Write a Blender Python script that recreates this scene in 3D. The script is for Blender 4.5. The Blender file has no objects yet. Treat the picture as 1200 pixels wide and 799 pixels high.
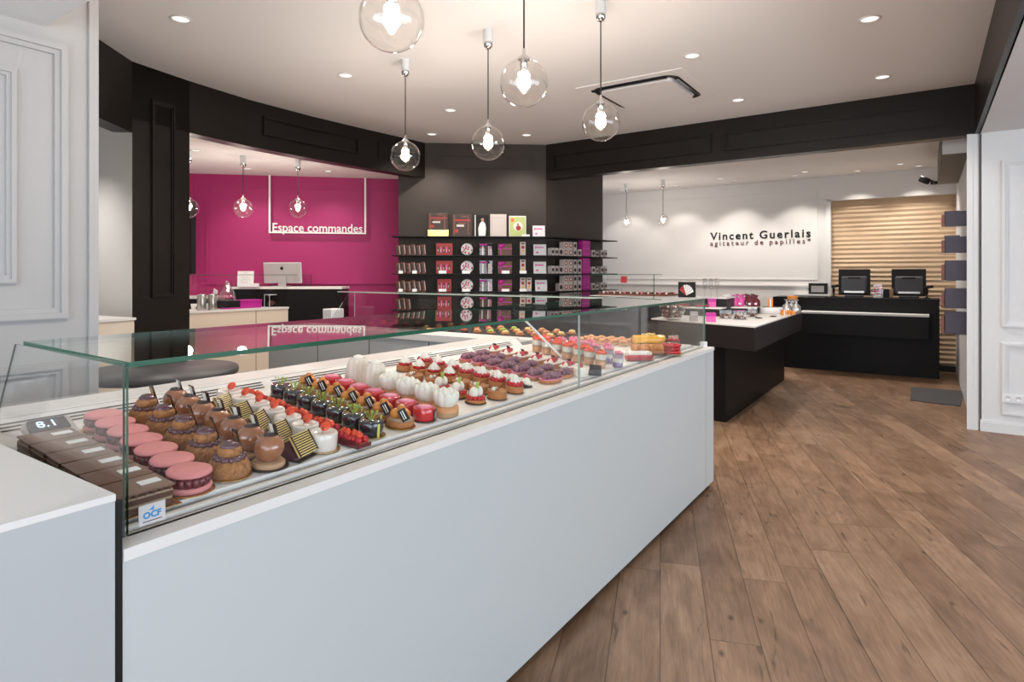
import bpy, math, random
from mathutils import Vector, Matrix
PI = math.pi
col = bpy.context.scene.collection
random.seed(7)

# ---------------------------------------------------------------- camera frame helpers (photo measurements -> metres)
F, VX, HY, H = 718.0, 1086.0, 321.0, 1.4
TH = math.atan2(VX - 600, F); SN, CS = math.sin(TH), math.cos(TH)
def ray(x):
    u = (x - 600) / F
    return (-SN + u*CS, CS + u*SN)
def gz(x, y, z):            # point seen at x,y that lies at height z
    D = F*(H - z)/(y - HY); r = ray(x); return Vector((D*r[0], D*r[1], z))
def atd(x, y, D):           # point seen at x,y at depth D
    r = ray(x); return Vector((D*r[0], D*r[1], H - D*(y - HY)/F))
def aty(x, y, Y):
    r = ray(x); D = Y/r[1]; return Vector((D*r[0], Y, H - D*(y - HY)/F))
def atx(x, y, X):
    r = ray(x); D = X/r[0]; return Vector((X, D*r[1], H - D*(y - HY)/F))
def atline(x, y, P, E_):    # on the vertical plane through P with plan direction E_
    r = ray(x)
    # D*r = P + t*E
    det = r[0]*(-E_[1]) - (-E_[0])*r[1]
    D = (P[0]*(-E_[1]) - (-E_[0])*P[1]) / det
    return Vector((D*r[0], D*r[1], H - D*(y - HY)/F))

# ---------------------------------------------------------------- materials
def mat(name, color, rough=.5, metal=0, spec=.5, noise=0, nscale=20, bump=0, coat=0, emit=None, estr=0, sss=0):
    m = bpy.data.materials.new(name); m.use_nodes = True
    nt = m.node_tree; b = nt.nodes['Principled BSDF']
    c = (*color, 1)
    b.inputs['Base Color'].default_value = c
    b.inputs['Roughness'].default_value = rough
    b.inputs['Metallic'].default_value = metal
    b.inputs['Specular IOR Level'].default_value = spec
    b.inputs['Coat Weight'].default_value = coat
    b.inputs['Coat Roughness'].default_value = .08
    if sss:
        b.inputs['Subsurface Weight'].default_value = sss
        b.inputs['Subsurface Scale'].default_value = .01
    if emit:
        b.inputs['Emission Color'].default_value = (*emit, 1); b.inputs['Emission Strength'].default_value = estr
    if noise or bump:
        tc = nt.nodes.new('ShaderNodeTexCoord'); n = nt.nodes.new('ShaderNodeTexNoise')
        n.inputs['Scale'].default_value = nscale; n.inputs['Detail'].default_value = 4
        nt.links.new(tc.outputs['Object'], n.inputs['Vector'])
        if noise:
            r = nt.nodes.new('ShaderNodeMixRGB'); r.inputs['Fac'].default_value = 0
            r.inputs['Color1'].default_value = (*[max(0, v*(1-noise)) for v in color], 1)
            r.inputs['Color2'].default_value = (*[min(1, v*(1+noise)) for v in color], 1)
            nt.links.new(n.outputs['Fac'], r.inputs['Fac']); nt.links.new(r.outputs['Color'], b.inputs['Base Color'])
        if bump:
            bp = nt.nodes.new('ShaderNodeBump'); bp.inputs['Strength'].default_value = bump; bp.inputs['Distance'].default_value = .002
            nt.links.new(n.outputs['Fac'], bp.inputs['Height']); nt.links.new(bp.outputs['Normal'], b.inputs['Normal'])
    return m

def glass(name, tint=(.97,.985,.975), f0=.04, gain=1.0, rough=0):
    m = bpy.data.materials.new(name); m.use_nodes = True; nt = m.node_tree; nt.nodes.clear()
    N = nt.nodes.new; L = nt.links.new
    out = N('ShaderNodeOutputMaterial'); mix = N('ShaderNodeMixShader')
    tr = N('ShaderNodeBsdfTransparent'); tr.inputs['Color'].default_value = (*tint, 1)
    gl = N('ShaderNodeBsdfGlossy'); gl.inputs['Roughness'].default_value = rough; gl.inputs['Color'].default_value = (1,1,1,1)
    g = N('ShaderNodeNewGeometry'); d = N('ShaderNodeVectorMath'); d.operation = 'DOT_PRODUCT'
    L(g.outputs['Incoming'], d.inputs[0]); L(g.outputs['Normal'], d.inputs[1])
    a = N('ShaderNodeMath'); a.operation = 'ABSOLUTE'; L(d.outputs['Value'], a.inputs[0])
    s = N('ShaderNodeMath'); s.operation = 'SUBTRACT'; s.inputs[0].default_value = 1; L(a.outputs[0], s.inputs[1])
    p = N('ShaderNodeMath'); p.operation = 'POWER'; L(s.outputs[0], p.inputs[0]); p.inputs[1].default_value = 5
    q = N('ShaderNodeMath'); q.operation = 'MULTIPLY_ADD'; L(p.outputs[0], q.inputs[0]); q.inputs[1].default_value = (1-f0)*gain; q.inputs[2].default_value = f0
    q.use_clamp = True
    L(q.outputs[0], mix.inputs['Fac']); L(tr.outputs[0], mix.inputs[1]); L(gl.outputs[0], mix.inputs[2]); L(mix.outputs[0], out.inputs['Surface'])
    return m

def emis(name, color, strength):
    m = bpy.data.materials.new(name); m.use_nodes = True; nt = m.node_tree; nt.nodes.clear()
    o = nt.nodes.new('ShaderNodeOutputMaterial'); e = nt.nodes.new('ShaderNodeEmission')
    e.inputs['Color'].default_value = (*color, 1); e.inputs['Strength'].default_value = strength
    nt.links.new(e.outputs[0], o.inputs['Surface']); return m

def floor_mat():
    m = bpy.data.materials.new('oak_planks'); m.use_nodes = True; nt = m.node_tree; b = nt.nodes['Principled BSDF']
    N = nt.nodes.new; L = nt.links.new
    def M(op, a, b_=None, c=None):
        n = N('ShaderNodeMath'); n.operation = op
        for i, v in enumerate((a, b_, c)):
            if v is None: continue
            if isinstance(v, (int, float)): n.inputs[i].default_value = v
            else: L(v, n.inputs[i])
        return n.outputs[0]
    tc = N('ShaderNodeTexCoord'); mp = N('ShaderNodeMapping'); mp.vector_type = 'POINT'
    mp.inputs['Rotation'].default_value = (0, 0, -PI/2 - math.radians(PLANK_ANGLE))
    L(tc.outputs['Object'], mp.inputs['Vector'])
    sx = N('ShaderNodeSeparateXYZ'); L(mp.outputs['Vector'], sx.inputs[0])
    u, v = sx.outputs[0], sx.outputs[1]
    W, LEN = .185, 1.7
    vr = M('DIVIDE', v, W); row = M('FLOOR', vr); fv = M('FRACT', vr)
    wn = N('ShaderNodeTexWhiteNoise'); wn.noise_dimensions = '1D'; L(row, wn.inputs['W'])
    ur = M('ADD', M('DIVIDE', u, LEN), M('MULTIPLY', wn.outputs['Value'], 7.3))
    idx = M('FLOOR', ur); fu = M('FRACT', ur)
    cb = N('ShaderNodeCombineXYZ'); L(row, cb.inputs[0]); L(idx, cb.inputs[1])
    w2 = N('ShaderNodeTexWhiteNoise'); w2.noise_dimensions = '3D'; L(cb.outputs[0], w2.inputs['Vector'])
    # per plank shifted coordinates
    cs = N('ShaderNodeCombineXYZ'); L(M('MULTIPLY_ADD', w2.outputs['Value'], 31.0, M('MULTIPLY', u, 1.0)), cs.inputs[0]); L(M('MULTIPLY_ADD', row, 3.7, v), cs.inputs[1])
    def noise(sx_, sy_, scale, detail, dist=0):
        mm = N('ShaderNodeMapping'); mm.inputs['Scale'].default_value = (sx_, sy_, 1); L(cs.outputs[0], mm.inputs['Vector'])
        n = N('ShaderNodeTexNoise'); n.inputs['Scale'].default_value = scale; n.inputs['Detail'].default_value = detail; n.inputs['Distortion'].default_value = dist
        L(mm.outputs[0], n.inputs['Vector']); return n.outputs['Fac']
    g1 = noise(1.2, 14, 3, 6, .8); g2 = noise(1.5, 3.0, 1.6, 4, 1.2); g3 = noise(3, 60, 4, 3)
    ramp = N('ShaderNodeValToRGB'); cr = ramp.color_ramp
    cr.elements[0].position = .0; cr.elements[0].color = (.125,.064,.036,1)
    cr.elements[1].position = 1; cr.elements[1].color = (.385,.245,.155,1)
    e = cr.elements.new(.35); e.color = (.195,.112,.066,1)
    e = cr.elements.new(.62); e.color = (.275,.163,.099,1)
    f = M('ADD', M('MULTIPLY', w2.outputs['Value'], .36), M('MULTIPLY', g1, .85))
    f = M('ADD', f, M('MULTIPLY', g2, 1.1)); f = M('ADD', f, M('MULTIPLY', g3, .5)); f = M('SUBTRACT', f, .90)
    L(f, ramp.inputs['Fac'])
    # knots
    mk = N('ShaderNodeMapping'); mk.inputs['Scale'].default_value = (1, 2.0, 1); L(cs.outputs[0], mk.inputs['Vector'])
    vo = N('ShaderNodeTexVoronoi'); vo.inputs['Scale'].default_value = 3.0; L(mk.outputs[0], vo.inputs['Vector'])
    kn = N('ShaderNodeMapRange'); L(vo.outputs['Distance'], kn.inputs['Value']); kn.inputs['From Min'].default_value = .015; kn.inputs['From Max'].default_value = .09
    kn.inputs['To Min'].default_value = .22; kn.inputs['To Max'].default_value = 1
    # long dark cracks
    cr1 = noise(.8, 5.5, 2.2, 5, 1.8); crk = N('ShaderNodeMapRange'); L(cr1, crk.inputs['Value'])
    crk.inputs['From Min'].default_value = .63; crk.inputs['From Max'].default_value = .70; crk.inputs['To Min'].default_value = 1; crk.inputs['To Max'].default_value = .5
    # joints
    e1 = M('MINIMUM', fv, M('SUBTRACT', 1, fv)); e1 = M('MULTIPLY', e1, W)
    e2 = M('MINIMUM', fu, M('SUBTRACT', 1, fu)); e2 = M('MULTIPLY', e2, LEN)
    ed = M('MINIMUM', e1, e2); jr = N('ShaderNodeMapRange'); L(ed, jr.inputs['Value'])
    jr.inputs['From Min'].default_value = .0004; jr.inputs['From Max'].default_value = .0030; jr.inputs['To Min'].default_value = .30; jr.inputs['To Max'].default_value = 1
    k = M('MULTIPLY', M('MULTIPLY', kn.outputs[0], jr.outputs[0]), crk.outputs[0])
    mx = N('ShaderNodeVectorMath'); mx.operation = 'SCALE'; L(ramp.outputs['Color'], mx.inputs[0]); L(k, mx.inputs['Scale'])
    L(mx.outputs['Vector'], b.inputs['Base Color'])
    L(M('MULTIPLY_ADD', g1, .25, .30), b.inputs['Roughness'])
    b.inputs['Specular IOR Level'].default_value = .35
    bp = N('ShaderNodeBump'); bp.inputs['Strength'].default_value = .25; bp.inputs['Distance'].default_value = .002
    L(M('ADD', M('MULTIPLY', g3, .4), jr.outputs[0]), bp.inputs['Height']); L(bp.outputs[0], b.inputs['Normal'])
    return m
PLANK_ANGLE = 20.5     # planks run turned this far from the case towards the left wall

M = {}
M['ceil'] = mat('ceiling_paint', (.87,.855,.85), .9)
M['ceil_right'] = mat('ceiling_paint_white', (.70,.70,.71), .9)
M['wall_white'] = mat('wall_white_paint', (.71,.715,.72), .6)
M['wall_back'] = mat('wall_back_paint', (.76,.74,.72), .7)
M['dark'] = mat('dark_brown_paint', (.010,.0068,.0052), .38, spec=.33, noise=.15, nscale=3)
M['dark_lit'] = mat('dark_paint_lit', (.052,.041,.035), .6, spec=.3, noise=.1, nscale=2)  # same dark paint as the beams, lightened to stand for stronger light
M['pink'] = mat('magenta_wall_paint', (.37,.013,.125), .55, noise=.06, nscale=2)
M['floor'] = floor_mat()
M['timber'] = mat('carved_timber', (.56,.40,.26), .6, noise=.22, nscale=2)
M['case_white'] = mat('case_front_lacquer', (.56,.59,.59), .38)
M['solid_white'] = mat('white_solid_surface', (.80,.775,.75), .35)
M['deck_white'] = mat('deck_white', (.86,.83,.80), .3)
M['rail'] = mat('brushed_grey_rail', (.40,.37,.36), .45, metal=.3)
M['slot'] = mat('slot_dark', (.03,.028,.027), .7)
M['unit_front'] = mat('unit_front_shaded', (.49,.50,.51), .4)  # white counter's front, greyed for its dimmer, cooler light; case cabinets share it
M['glass'] = glass('clear_glass', (.985,.992,.988), .016)
M['glass_top'] = glass('top_glass', (.93,.955,.94), .04)
M['pale_edge'] = mat('pale_glass_edge', (.42,.50,.44), .2)
M['edge_dark'] = mat('dark_glass_edge', (.05,.07,.06), .2)
M['glass_edge'] = mat('green_glass_edge', (.008,.095,.048), .12, spec=.8)
M['glass_globe'] = glass('globe_glass', (.975,.965,.95), .07, 1.6)
M['cello'] = glass('cellophane', (.88,.84,.82), .28, 1)
M['acrylic'] = glass('clear_acrylic', (.93,.93,.93), .05)
M['chrome'] = mat('chrome', (.75,.74,.73), .12, metal=1)
M['steel'] = mat('steel', (.55,.53,.50), .3, metal=1)
M['cord'] = mat('black_cord', (.02,.018,.017), .5)
M['bulb'] = emis('warm_bulb', (1,.74,.46), 38)
M['lamp_lens'] = emis('downlight_lens', (1,.95,.9), 1.05)
M['black'] = mat('black_matt', (.009,.008,.009), .5, spec=.3)
M['black_gloss'] = mat('black_gloss', (.008,.008,.012), .12, coat=.6)
M['counter_black'] = mat('counter_black_laminate', (.0045,.004,.0045), .5, spec=.25)
M['counter_brown'] = mat('counter_dark_brown', (.013,.0095,.010), .45, spec=.35)
M['beige'] = mat('cream_laminate', (.78,.68,.56), .5)
M['table_grey'] = mat('table_grey', (.05,.048,.052), .45)
M['slate'] = mat('slate_mat', (.07,.068,.072), .9, noise=.3, nscale=80, bump=.5)
M['white'] = mat('white_card', (.82,.81,.80), .5)
M['offwhite'] = mat('offwhite_card', (.66,.58,.54), .6)
M['plastic_white'] = mat('white_plastic', (.8,.81,.82), .35)
M['magenta'] = mat('magenta_card', (.52,.02,.30), .4)
M['magenta2'] = mat('pink_card', (.75,.10,.38), .45)
M['red'] = mat('red_print', (.42,.03,.03), .45)
M['redbright'] = mat('red_glaze', (.62,.02,.03), .15, coat=.8)
M['pinkshell'] = mat('pink_macaron_shell', (.72,.25,.25), .6, noise=.08, nscale=60, bump=.15)
M['jam'] = mat('dark_berry_filling', (.13,.006,.018), .18, coat=.5)
M['gold'] = mat('gold_card', (.72,.45,.15), .25, metal=.9)
M['dkdisc'] = mat('dark_disc', (.03,.022,.02), .35)
M['choc'] = mat('chocolate', (.095,.036,.018), .35, noise=.2, nscale=60)
M['choc_top'] = mat('chocolate_plate', (.20,.10,.065), .28, noise=.2, nscale=25)
M['choc_dark'] = mat('dark_glaze', (.035,.014,.014), .16, coat=.7)
M['choc_violet'] = mat('purple_glaze', (.10,.035,.05), .18, coat=.6)
M['layer'] = mat('pale_layer', (.40,.27,.18), .6)
M['crackle'] = mat('crackled_choux', (.36,.15,.05), .75, noise=.95, nscale=130, bump=1.0)
M['choux'] = mat('caramel_choux', (.62,.21,.03), .3, noise=.6, nscale=45, coat=.4)
M['caramel'] = mat('caramel_glaze', (.34,.125,.055), .08, coat=1, noise=.55, nscale=9)
M['tan'] = mat('tan_sponge', (.50,.30,.17), .7, noise=.2, nscale=80)
M['tart'] = mat('baked_tart_shell', (.42,.16,.05), .6, noise=.4, nscale=50, bump=.4)
M['cream'] = mat('cream', (.88,.84,.76), .4)
M['glaze_white'] = mat('white_glaze', (.82,.74,.68), .15, coat=.5)
M['meringue'] = mat('white_meringue', (.86,.82,.74), .5, noise=.06, nscale=60, bump=.2)
M['yellowcream'] = mat('yellow_cream', (.80,.60,.22), .4)
M['yellow'] = mat('yellow_glaze', (.85,.42,.02), .15, coat=.6)
M['raspberry'] = mat('raspberry', (.52,.018,.03), .25, noise=.3, nscale=200, bump=.4)
M['strawberry'] = mat('orange_red_fruit', (.78,.07,.02), .2, coat=.5)
M['blueberry'] = mat('purple_berry', (.21,.07,.12), .35, noise=.7, nscale=45)
M['green'] = mat('green_herb', (.38,.52,.08), .45)
M['green_lime'] = mat('pistachio_stick', (.62,.60,.12), .4)
M['navy'] = mat('blue_black_glaze', (.012,.016,.028), .12, coat=.8)
M['orange'] = mat('orange_coulis', (.85,.17,.04), .25)
M['orangebox'] = mat('orange_card', (.85,.27,.02), .45)
M['peach'] = mat('peach_cream', (.72,.34,.15), .4)
M['violet'] = mat('violet_mousse', (.22,.11,.30), .35)
M['lilac'] = mat('lilac_mousse', (.55,.42,.52), .35)
M['rose'] = mat('rose_petal', (.78,.22,.34), .4)
M['wrap'] = mat('pale_wrapper', (.80,.72,.62), .45)
M['silver'] = mat('silver_foil', (.6,.58,.58), .25, metal=.8, noise=.3, nscale=60)
M['grey_card'] = mat('grey_card', (.36,.34,.34), .5)
M['aluminium'] = mat('aluminium', (.62,.60,.60), .35, metal=.6)
M['skin'] = mat('photo_skin', (.45,.24,.16), .5)
M['lime'] = mat('lime_print', (.55,.62,.22), .5)
M['darkprint'] = mat('dark_brown_print', (.045,.022,.016), .45)
M['brownprint'] = mat('brown_print', (.17,.06,.035), .45, noise=.5, nscale=60)
M['cyan'] = mat('blue_print', (.03,.25,.55), .5)
M['screen'] = emis('display_digits', (.55,.75,1), 2.2)
M['pos_grey'] = mat('terminal_grey', (.045,.045,.05), .4)
M['redtext'] = mat('dark_red_text', (.10,.012,.012), .5)
M['gravel_choc'] = mat('cellophaned_chocolates', (.16,.08,.06), .3, noise=.7, nscale=60)

# ---------------------------------------------------------------- mesh builder
class MB:
    def __init__(s, *mats):
        s.v = []; s.f = []; s.mi = []; s.sm = []; s.mats = [M[m] if isinstance(m, str) else m for m in mats]; s.cur = 0; s.T = None
    def use(s, i): s.cur = i; return s
    def tf(s, T=None): s.T = T; return s
    def _add(s, vs, fs, smooth=False):
        n = len(s.v)
        if s.T is not None: vs = [s.T @ Vector(p) for p in vs]
        s.v += [tuple(p) for p in vs]; s.f += [tuple(n+i for i in f) for f in fs]
        s.mi += [s.cur]*len(fs); s.sm += [smooth]*len(fs); return s
    def box(s, x0, x1, y0, y1, z0, z1, b=0):
        if x0 > x1: x0, x1 = x1, x0
        if y0 > y1: y0, y1 = y1, y0
        if z0 > z1: z0, z1 = z1, z0
        if b <= 0:
            vs = [(x0,y0,z0),(x1,y0,z0),(x1,y1,z0),(x0,y1,z0),(x0,y0,z1),(x1,y0,z1),(x1,y1,z1),(x0,y1,z1)]
            return s._add(vs, [(0,3,2,1),(4,5,6,7),(0,1,5,4),(1,2,6,5),(2,3,7,6),(3,0,4,7)])
        b = min(b, (x1-x0)*.49, (y1-y0)*.49, (z1-z0)*.49)
        rings = []
        def ring(i, z): return [(x0+i+b,y0+i,z),(x1-i-b,y0+i,z),(x1-i,y0+i+b,z),(x1-i,y1-i-b,z),(x1-i-b,y1-i,z),(x0+i+b,y1-i,z),(x0+i,y1-i-b,z),(x0+i,y0+i+b,z)]
        vs = ring(b*.6, z0)+ring(0, z0+b)+ring(0, z1-b)+ring(b*.6, z1)
        fs = [tuple(reversed(range(8))), tuple(range(24, 32))]
        for r in range(3):
            for k in range(8): fs.append((r*8+k, r*8+(k+1)%8, r*8+8+(k+1)%8, r*8+8+k))
        return s._add(vs, fs)
    def prism(s, poly, z0, z1):
        a = sum(poly[i][0]*poly[(i+1)%len(poly)][1]-poly[(i+1)%len(poly)][0]*poly[i][1] for i in range(len(poly)))
        if a < 0: poly = list(reversed(poly))
        n = len(poly)
        vs = [(p[0],p[1],z0) for p in poly]+[(p[0],p[1],z1) for p in poly]
        return s._add(vs, [tuple(reversed(range(n))), tuple(range(n,2*n))]+[(i,(i+1)%n,n+(i+1)%n,n+i) for i in range(n)])
    def lathe(s, prof, n=24, c=(0,0,0), smooth=True):
        vs = []; fs = []
        for r, z in prof:
            for k in range(n):
                a = 2*PI*k/n; vs.append((c[0]+r*math.cos(a), c[1]+r*math.sin(a), c[2]+z))
        m = len(prof)
        for i in range(m-1):
            for k in range(n):
                fs.append((i*n+k, i*n+(k+1)%n, (i+1)*n+(k+1)%n, (i+1)*n+k))
        s._add(vs, fs, smooth)
        if prof[0][0] > 1e-5: s._add(vs[:n], [tuple(reversed(range(n)))])
        if prof[-1][0] > 1e-5: s._add(vs[-n:], [tuple(range(n))])
        return s
    def cyl(s, r, z0, z1, n=24, c=(0,0,0), b=0):
        if b: return s.lathe([(r-b,z0),(r,z0+b),(r,z1-b),(r-b,z1)], n, c)
        vs_ = s.lathe([(r,z0),(r,z1)], n, c); return vs_
    def sph(s, c, r, n=12, m=8, sc=(1,1,1)):
        vs = []; fs = []
        vs.append((c[0],c[1],c[2]-r*sc[2]))
        for i in range(1, m):
            t = PI*i/m
            for k in range(n):
                a = 2*PI*k/n; vs.append((c[0]+r*sc[0]*math.sin(t)*math.cos(a), c[1]+r*sc[1]*math.sin(t)*math.sin(a), c[2]-r*sc[2]*math.cos(t)))
        vs.append((c[0],c[1],c[2]+r*sc[2])); L_ = len(vs)-1
        for k in range(n): fs.append((0, 1+(k+1)%n, 1+k)); fs.append((L_, L_-n+k, L_-n+(k+1)%n))
        for i in range(m-2):
            for k in range(n): fs.append((1+i*n+k, 1+i*n+(k+1)%n, 1+(i+1)*n+(k+1)%n, 1+(i+1)*n+k))
        return s._add(vs, fs, True)
    def tube(s, pts, r, n=8, caps=True):
        pts = [Vector(p) for p in pts]; rings = []
        for i, p in enumerate(pts):
            d = (pts[min(i+1,len(pts)-1)]-pts[max(i-1,0)]).normalized()
            up = Vector((0,0,1)) if abs(d.z) < .95 else Vector((1,0,0))
            a = d.cross(up).normalized(); b = a.cross(d).normalized(); rr = r[i] if isinstance(r,(list,tuple)) else r
            rings.append([p + a*rr*math.cos(2*PI*k/n) + b*rr*math.sin(2*PI*k/n) for k in range(n)])
        vs = [v for g in rings for v in g]; fs = []
        for i in range(len(pts)-1):
            for k in range(n): fs.append((i*n+k, (i+1)*n+k, (i+1)*n+(k+1)%n, i*n+(k+1)%n))
        s._add(vs, fs, True)
        if caps: s._add(rings[0], [tuple(range(n))]); s._add(rings[-1], [tuple(reversed(range(n)))])
        return s
    def quad(s, a, b, c, d): return s._add([a,b,c,d], [(0,1,2,3)])
    def seg(s, p0, p1, z0, z1, th):     # wall slab, thickness to the left of p0->p1
        p0 = Vector(p0[:2]); p1 = Vector(p1[:2]); d = (p1-p0).normalized(); n = Vector((-d.y, d.x))*th
        return s.prism([tuple(p0), tuple(p1), tuple(p1+n), tuple(p0+n)], z0, z1)
    def frame(s, p0, p1, z0, z1, w=.03, d=.014):   # raised moulding rectangle standing out to the left of p0->p1
        p0 = Vector(p0[:2]); p1 = Vector(p1[:2]); e = (p1-p0).normalized()
        for (ww, dd, off) in ((w, d*.55, 0), (w*.45, d, w*.15)):
            a = p0 + e*off; b = p1 - e*off; za, zb = z0+off, z1-off
            s.seg(a, b, za, za+ww, dd); s.seg(a, b, zb-ww, zb, dd)
            s.seg(a, a+e*ww, za+ww, zb-ww, dd); s.seg(b-e*ww, b, za+ww, zb-ww, dd)
        return s
    def mesh(s, name):
        me = bpy.data.meshes.new(name); me.from_pydata(s.v, [], s.f)
        for m in s.mats: me.materials.append(m)
        me.polygons.foreach_set('material_index', s.mi); me.polygons.foreach_set('use_smooth', s.sm)
        me.update(); return me
    def build(s, name, parent=None, loc=None, rot=None):
        o = bpy.data.objects.new(name, s.mesh(name)); col.objects.link(o)
        if parent is not None: o.parent = parent
        if loc is not None: o.location = loc
        if rot is not None: o.rotation_euler = rot
        return o
def tag(o, label=None, cat=None, group=None, kind=None):
    if label: o['label'] = label
    if cat: o['category'] = cat
    if group: o['group'] = group
    if kind: o['kind'] = kind
    return o
def empty(name, loc=(0,0,0), rz=0, label=None, cat=None, group=None):
    o = bpy.data.objects.new(name, None); col.objects.link(o); o.location = loc; o.rotation_euler = (0,0,rz)
    o.empty_display_size = .05
    return tag(o, label, cat, group)
def copy_tree(o, parent=None):
    c = o.copy(); col.objects.link(c); c.parent = parent
    for ch in list(o.children): copy_tree(ch, c)
    return c
def struct(name, mb): return tag(mb.build(name), kind='structure')
def text_mesh(body, size, extr, m, name, parent, mw, spacing=1.0, bold=0, align='LEFT'):
    cu = bpy.data.curves.new(name, 'FONT'); cu.body = body; cu.size = size; cu.extrude = extr; cu.space_character = spacing
    cu.offset = bold; cu.align_x = align; cu.resolution_u = 3
    t = bpy.data.objects.new('t', cu); col.objects.link(t)
    dg = bpy.context.evaluated_depsgraph_get(); dg.update()
    me = bpy.data.meshes.new_from_object(t.evaluated_get(dg)); me.name = name
    bpy.data.objects.remove(t); bpy.data.curves.remove(cu)
    me.materials.clear(); me.materials.append(M[m])
    me.transform(mw)
    o = bpy.data.objects.new(name, me); col.objects.link(o)
    if parent: o.parent = parent
    return o
def text_width(me): xs = [v.co.x for v in me.vertices]; return max(xs)-min(xs)
def basis(origin, xdir, zdir=(0,0,1)):   # text lies in plane (xdir, zdir)
    x = Vector(xdir).normalized(); y = Vector(zdir).normalized(); z = x.cross(y)
    m = Matrix((x, y, z)).transposed().to_4x4(); m.translation = Vector(origin); return m
def link_light(name, kind, loc, rot=(0,0,0), energy=10, color=(1,1,1), **k):
    l = bpy.data.lights.new(name, kind); l.energy = energy; l.color = color
    for a, b in k.items(): setattr(l, a, b)
    o = bpy.data.objects.new(name, l); col.objects.link(o); o.location = loc; o.rotation_euler = rot; return o

ZC, ZB, ZR, ZA, ZS = 3.12, 2.66, 2.93, 2.75, 2.38
# ================================================================= THE ROOM
struct('floor', MB('floor').box(-9.5, 4.6, -2.7, 11.2, -.05, 0))
CURVE = [(-4.35,1.18), (-4.75,1.68), (-5.089,2.099), (-5.326,2.384), (-5.445,2.913), (-5.54,3.55), (-5.56,4.3), (-5.52,5.1), (-5.45,6.015), (-4.2,7.01)]
mc = [(-2.95,.97), (.39,.97), (.39,7.0), (-4.2,7.01)] + list(reversed(CURVE[:-1])) + [(-2.95,1.18)]
struct('ceiling', MB('ceil').prism(mc, ZC, ZC+.1))
struct('ceiling_entrance', MB('ceil').prism([(-2.95,-2.6),(.39,-2.6),(.39,.97),(-2.95,.97)], ZS, ZC+.1))
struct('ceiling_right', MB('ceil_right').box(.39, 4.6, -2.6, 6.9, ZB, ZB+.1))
struct('ceiling_back', MB('ceil').box(-6.2, .45, 7.1, 11, ZR, ZR+.1))
struct('ceiling_alcove', MB('ceil').prism([(-9.2,1.0),(-4.72,1.0),(-4.95,1.70),(-5.26,2.18),(-5.52,2.45),(-5.62,2.93),(-5.72,3.55),(-5.73,4.3),(-5.69,5.1),(-5.62,6.0),(-6.0,7.0),(-9.2,7.0)], ZA, ZA+.1))
# left foreground wall with mouldings
M['wall_left'] = mat('wall_left_shaded', (.46,.445,.435), .6)  # same white paint as the other walls, darkened to imitate shading here
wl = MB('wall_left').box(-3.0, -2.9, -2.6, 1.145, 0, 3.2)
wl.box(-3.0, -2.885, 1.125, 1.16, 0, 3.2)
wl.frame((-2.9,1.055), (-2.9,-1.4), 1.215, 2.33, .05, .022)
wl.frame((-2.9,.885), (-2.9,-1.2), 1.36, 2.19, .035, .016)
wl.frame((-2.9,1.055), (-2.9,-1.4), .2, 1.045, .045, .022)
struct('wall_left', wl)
struct('wall_divider', MB('wall_white').box(-4.6, -3.0, 1.06, 1.18, 0, 3.2))
# bulkhead beams
def off(pts, t):
    out = []
    for i, p in enumerate(pts):
        a = Vector(pts[max(i-1,0)]); b = Vector(pts[min(i+1,len(pts)-1)]); d = (b-a).normalized(); n = Vector((-d.y, d.x))*t
        out.append((p[0]+n.x, p[1]+n.y))
    return out
def ribbon(mb, pts, z0, z1, th):
    o = off(pts, th)
    for i in range(len(pts)-1):
        mb.prism([pts[i], pts[i+1], o[i+1], o[i]], z0, z1)
    return mb
bl = MB('dark'); ribbon(bl, CURVE[:4], 2.545, ZC, .15); ribbon(bl, CURVE[3:-1], ZB, ZC, .15)
def onseg(p0, p1, a, b, z0, z1, mb, w=.03, d=.014):
    p0 = Vector(p0); p1 = Vector(p1); e = p1-p0
    mb.frame(p1-e*(1-b), p0+e*a, z0, z1, w, d)
onseg(CURVE[0], CURVE[2], .1, .9, 2.66, 3.0, bl)
onseg(CURVE[7], CURVE[8], .15, .85, 2.80, 3.0, bl)
onseg(CURVE[5], CURVE[7], .1, .9, 2.80, 3.0, bl)
struct('beam_left', bl)
br = MB('dark').seg((-4.2,7.01), (.39,6.93), ZB, ZC, .15)
a0, a1 = Vector((-4.2,7.01)), Vector((.39,6.93))
def px_on(x, p, e): return atline(x, 0, p, e).xy
dd_ = (a1-a0)
for xa, xb in ((648,834),(848,1108)):
    br.frame(px_on(xb,a0,dd_), px_on(xa,a0,dd_), 2.765, 2.98, .035, .026)
struct('beam_back', br)
struct('beam_right', MB('dark').box(.36, .40, -2.6, 6.93, ZB, ZC))
# black pillar with a long raised panel
pl_ = MB('dark'); PP = [(-5.326,2.384),(-5.445,2.913)]; po = [(-5.50,2.475),(-5.70,2.93)]
pl_.prism([PP[0],PP[1],po[1],po[0]], 0, ZC)
onseg(PP[0], PP[1], .30, .72, 1.20, 2.86, pl_, .035, .02)
struct('pillar_left', pl_)
# dark diagonal wall and its return
DA, DB = Vector((-5.72,5.80)), Vector((-4.2,7.01)); DE = (DB-DA).normalized(); DN = Vector((DE.y,-DE.x))
dw = MB('dark_lit'); dw.seg(DA, DB, 0, ZC, .12); dw.seg((-4.2,7.01), (-3.99,8.3), 0, ZR, .12)
dw.frame(px_on(627,DB,DE), px_on(512,DB,DE), 2.79, 2.97, .03, .014)
struct('wall_shelf', dw)
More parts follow.
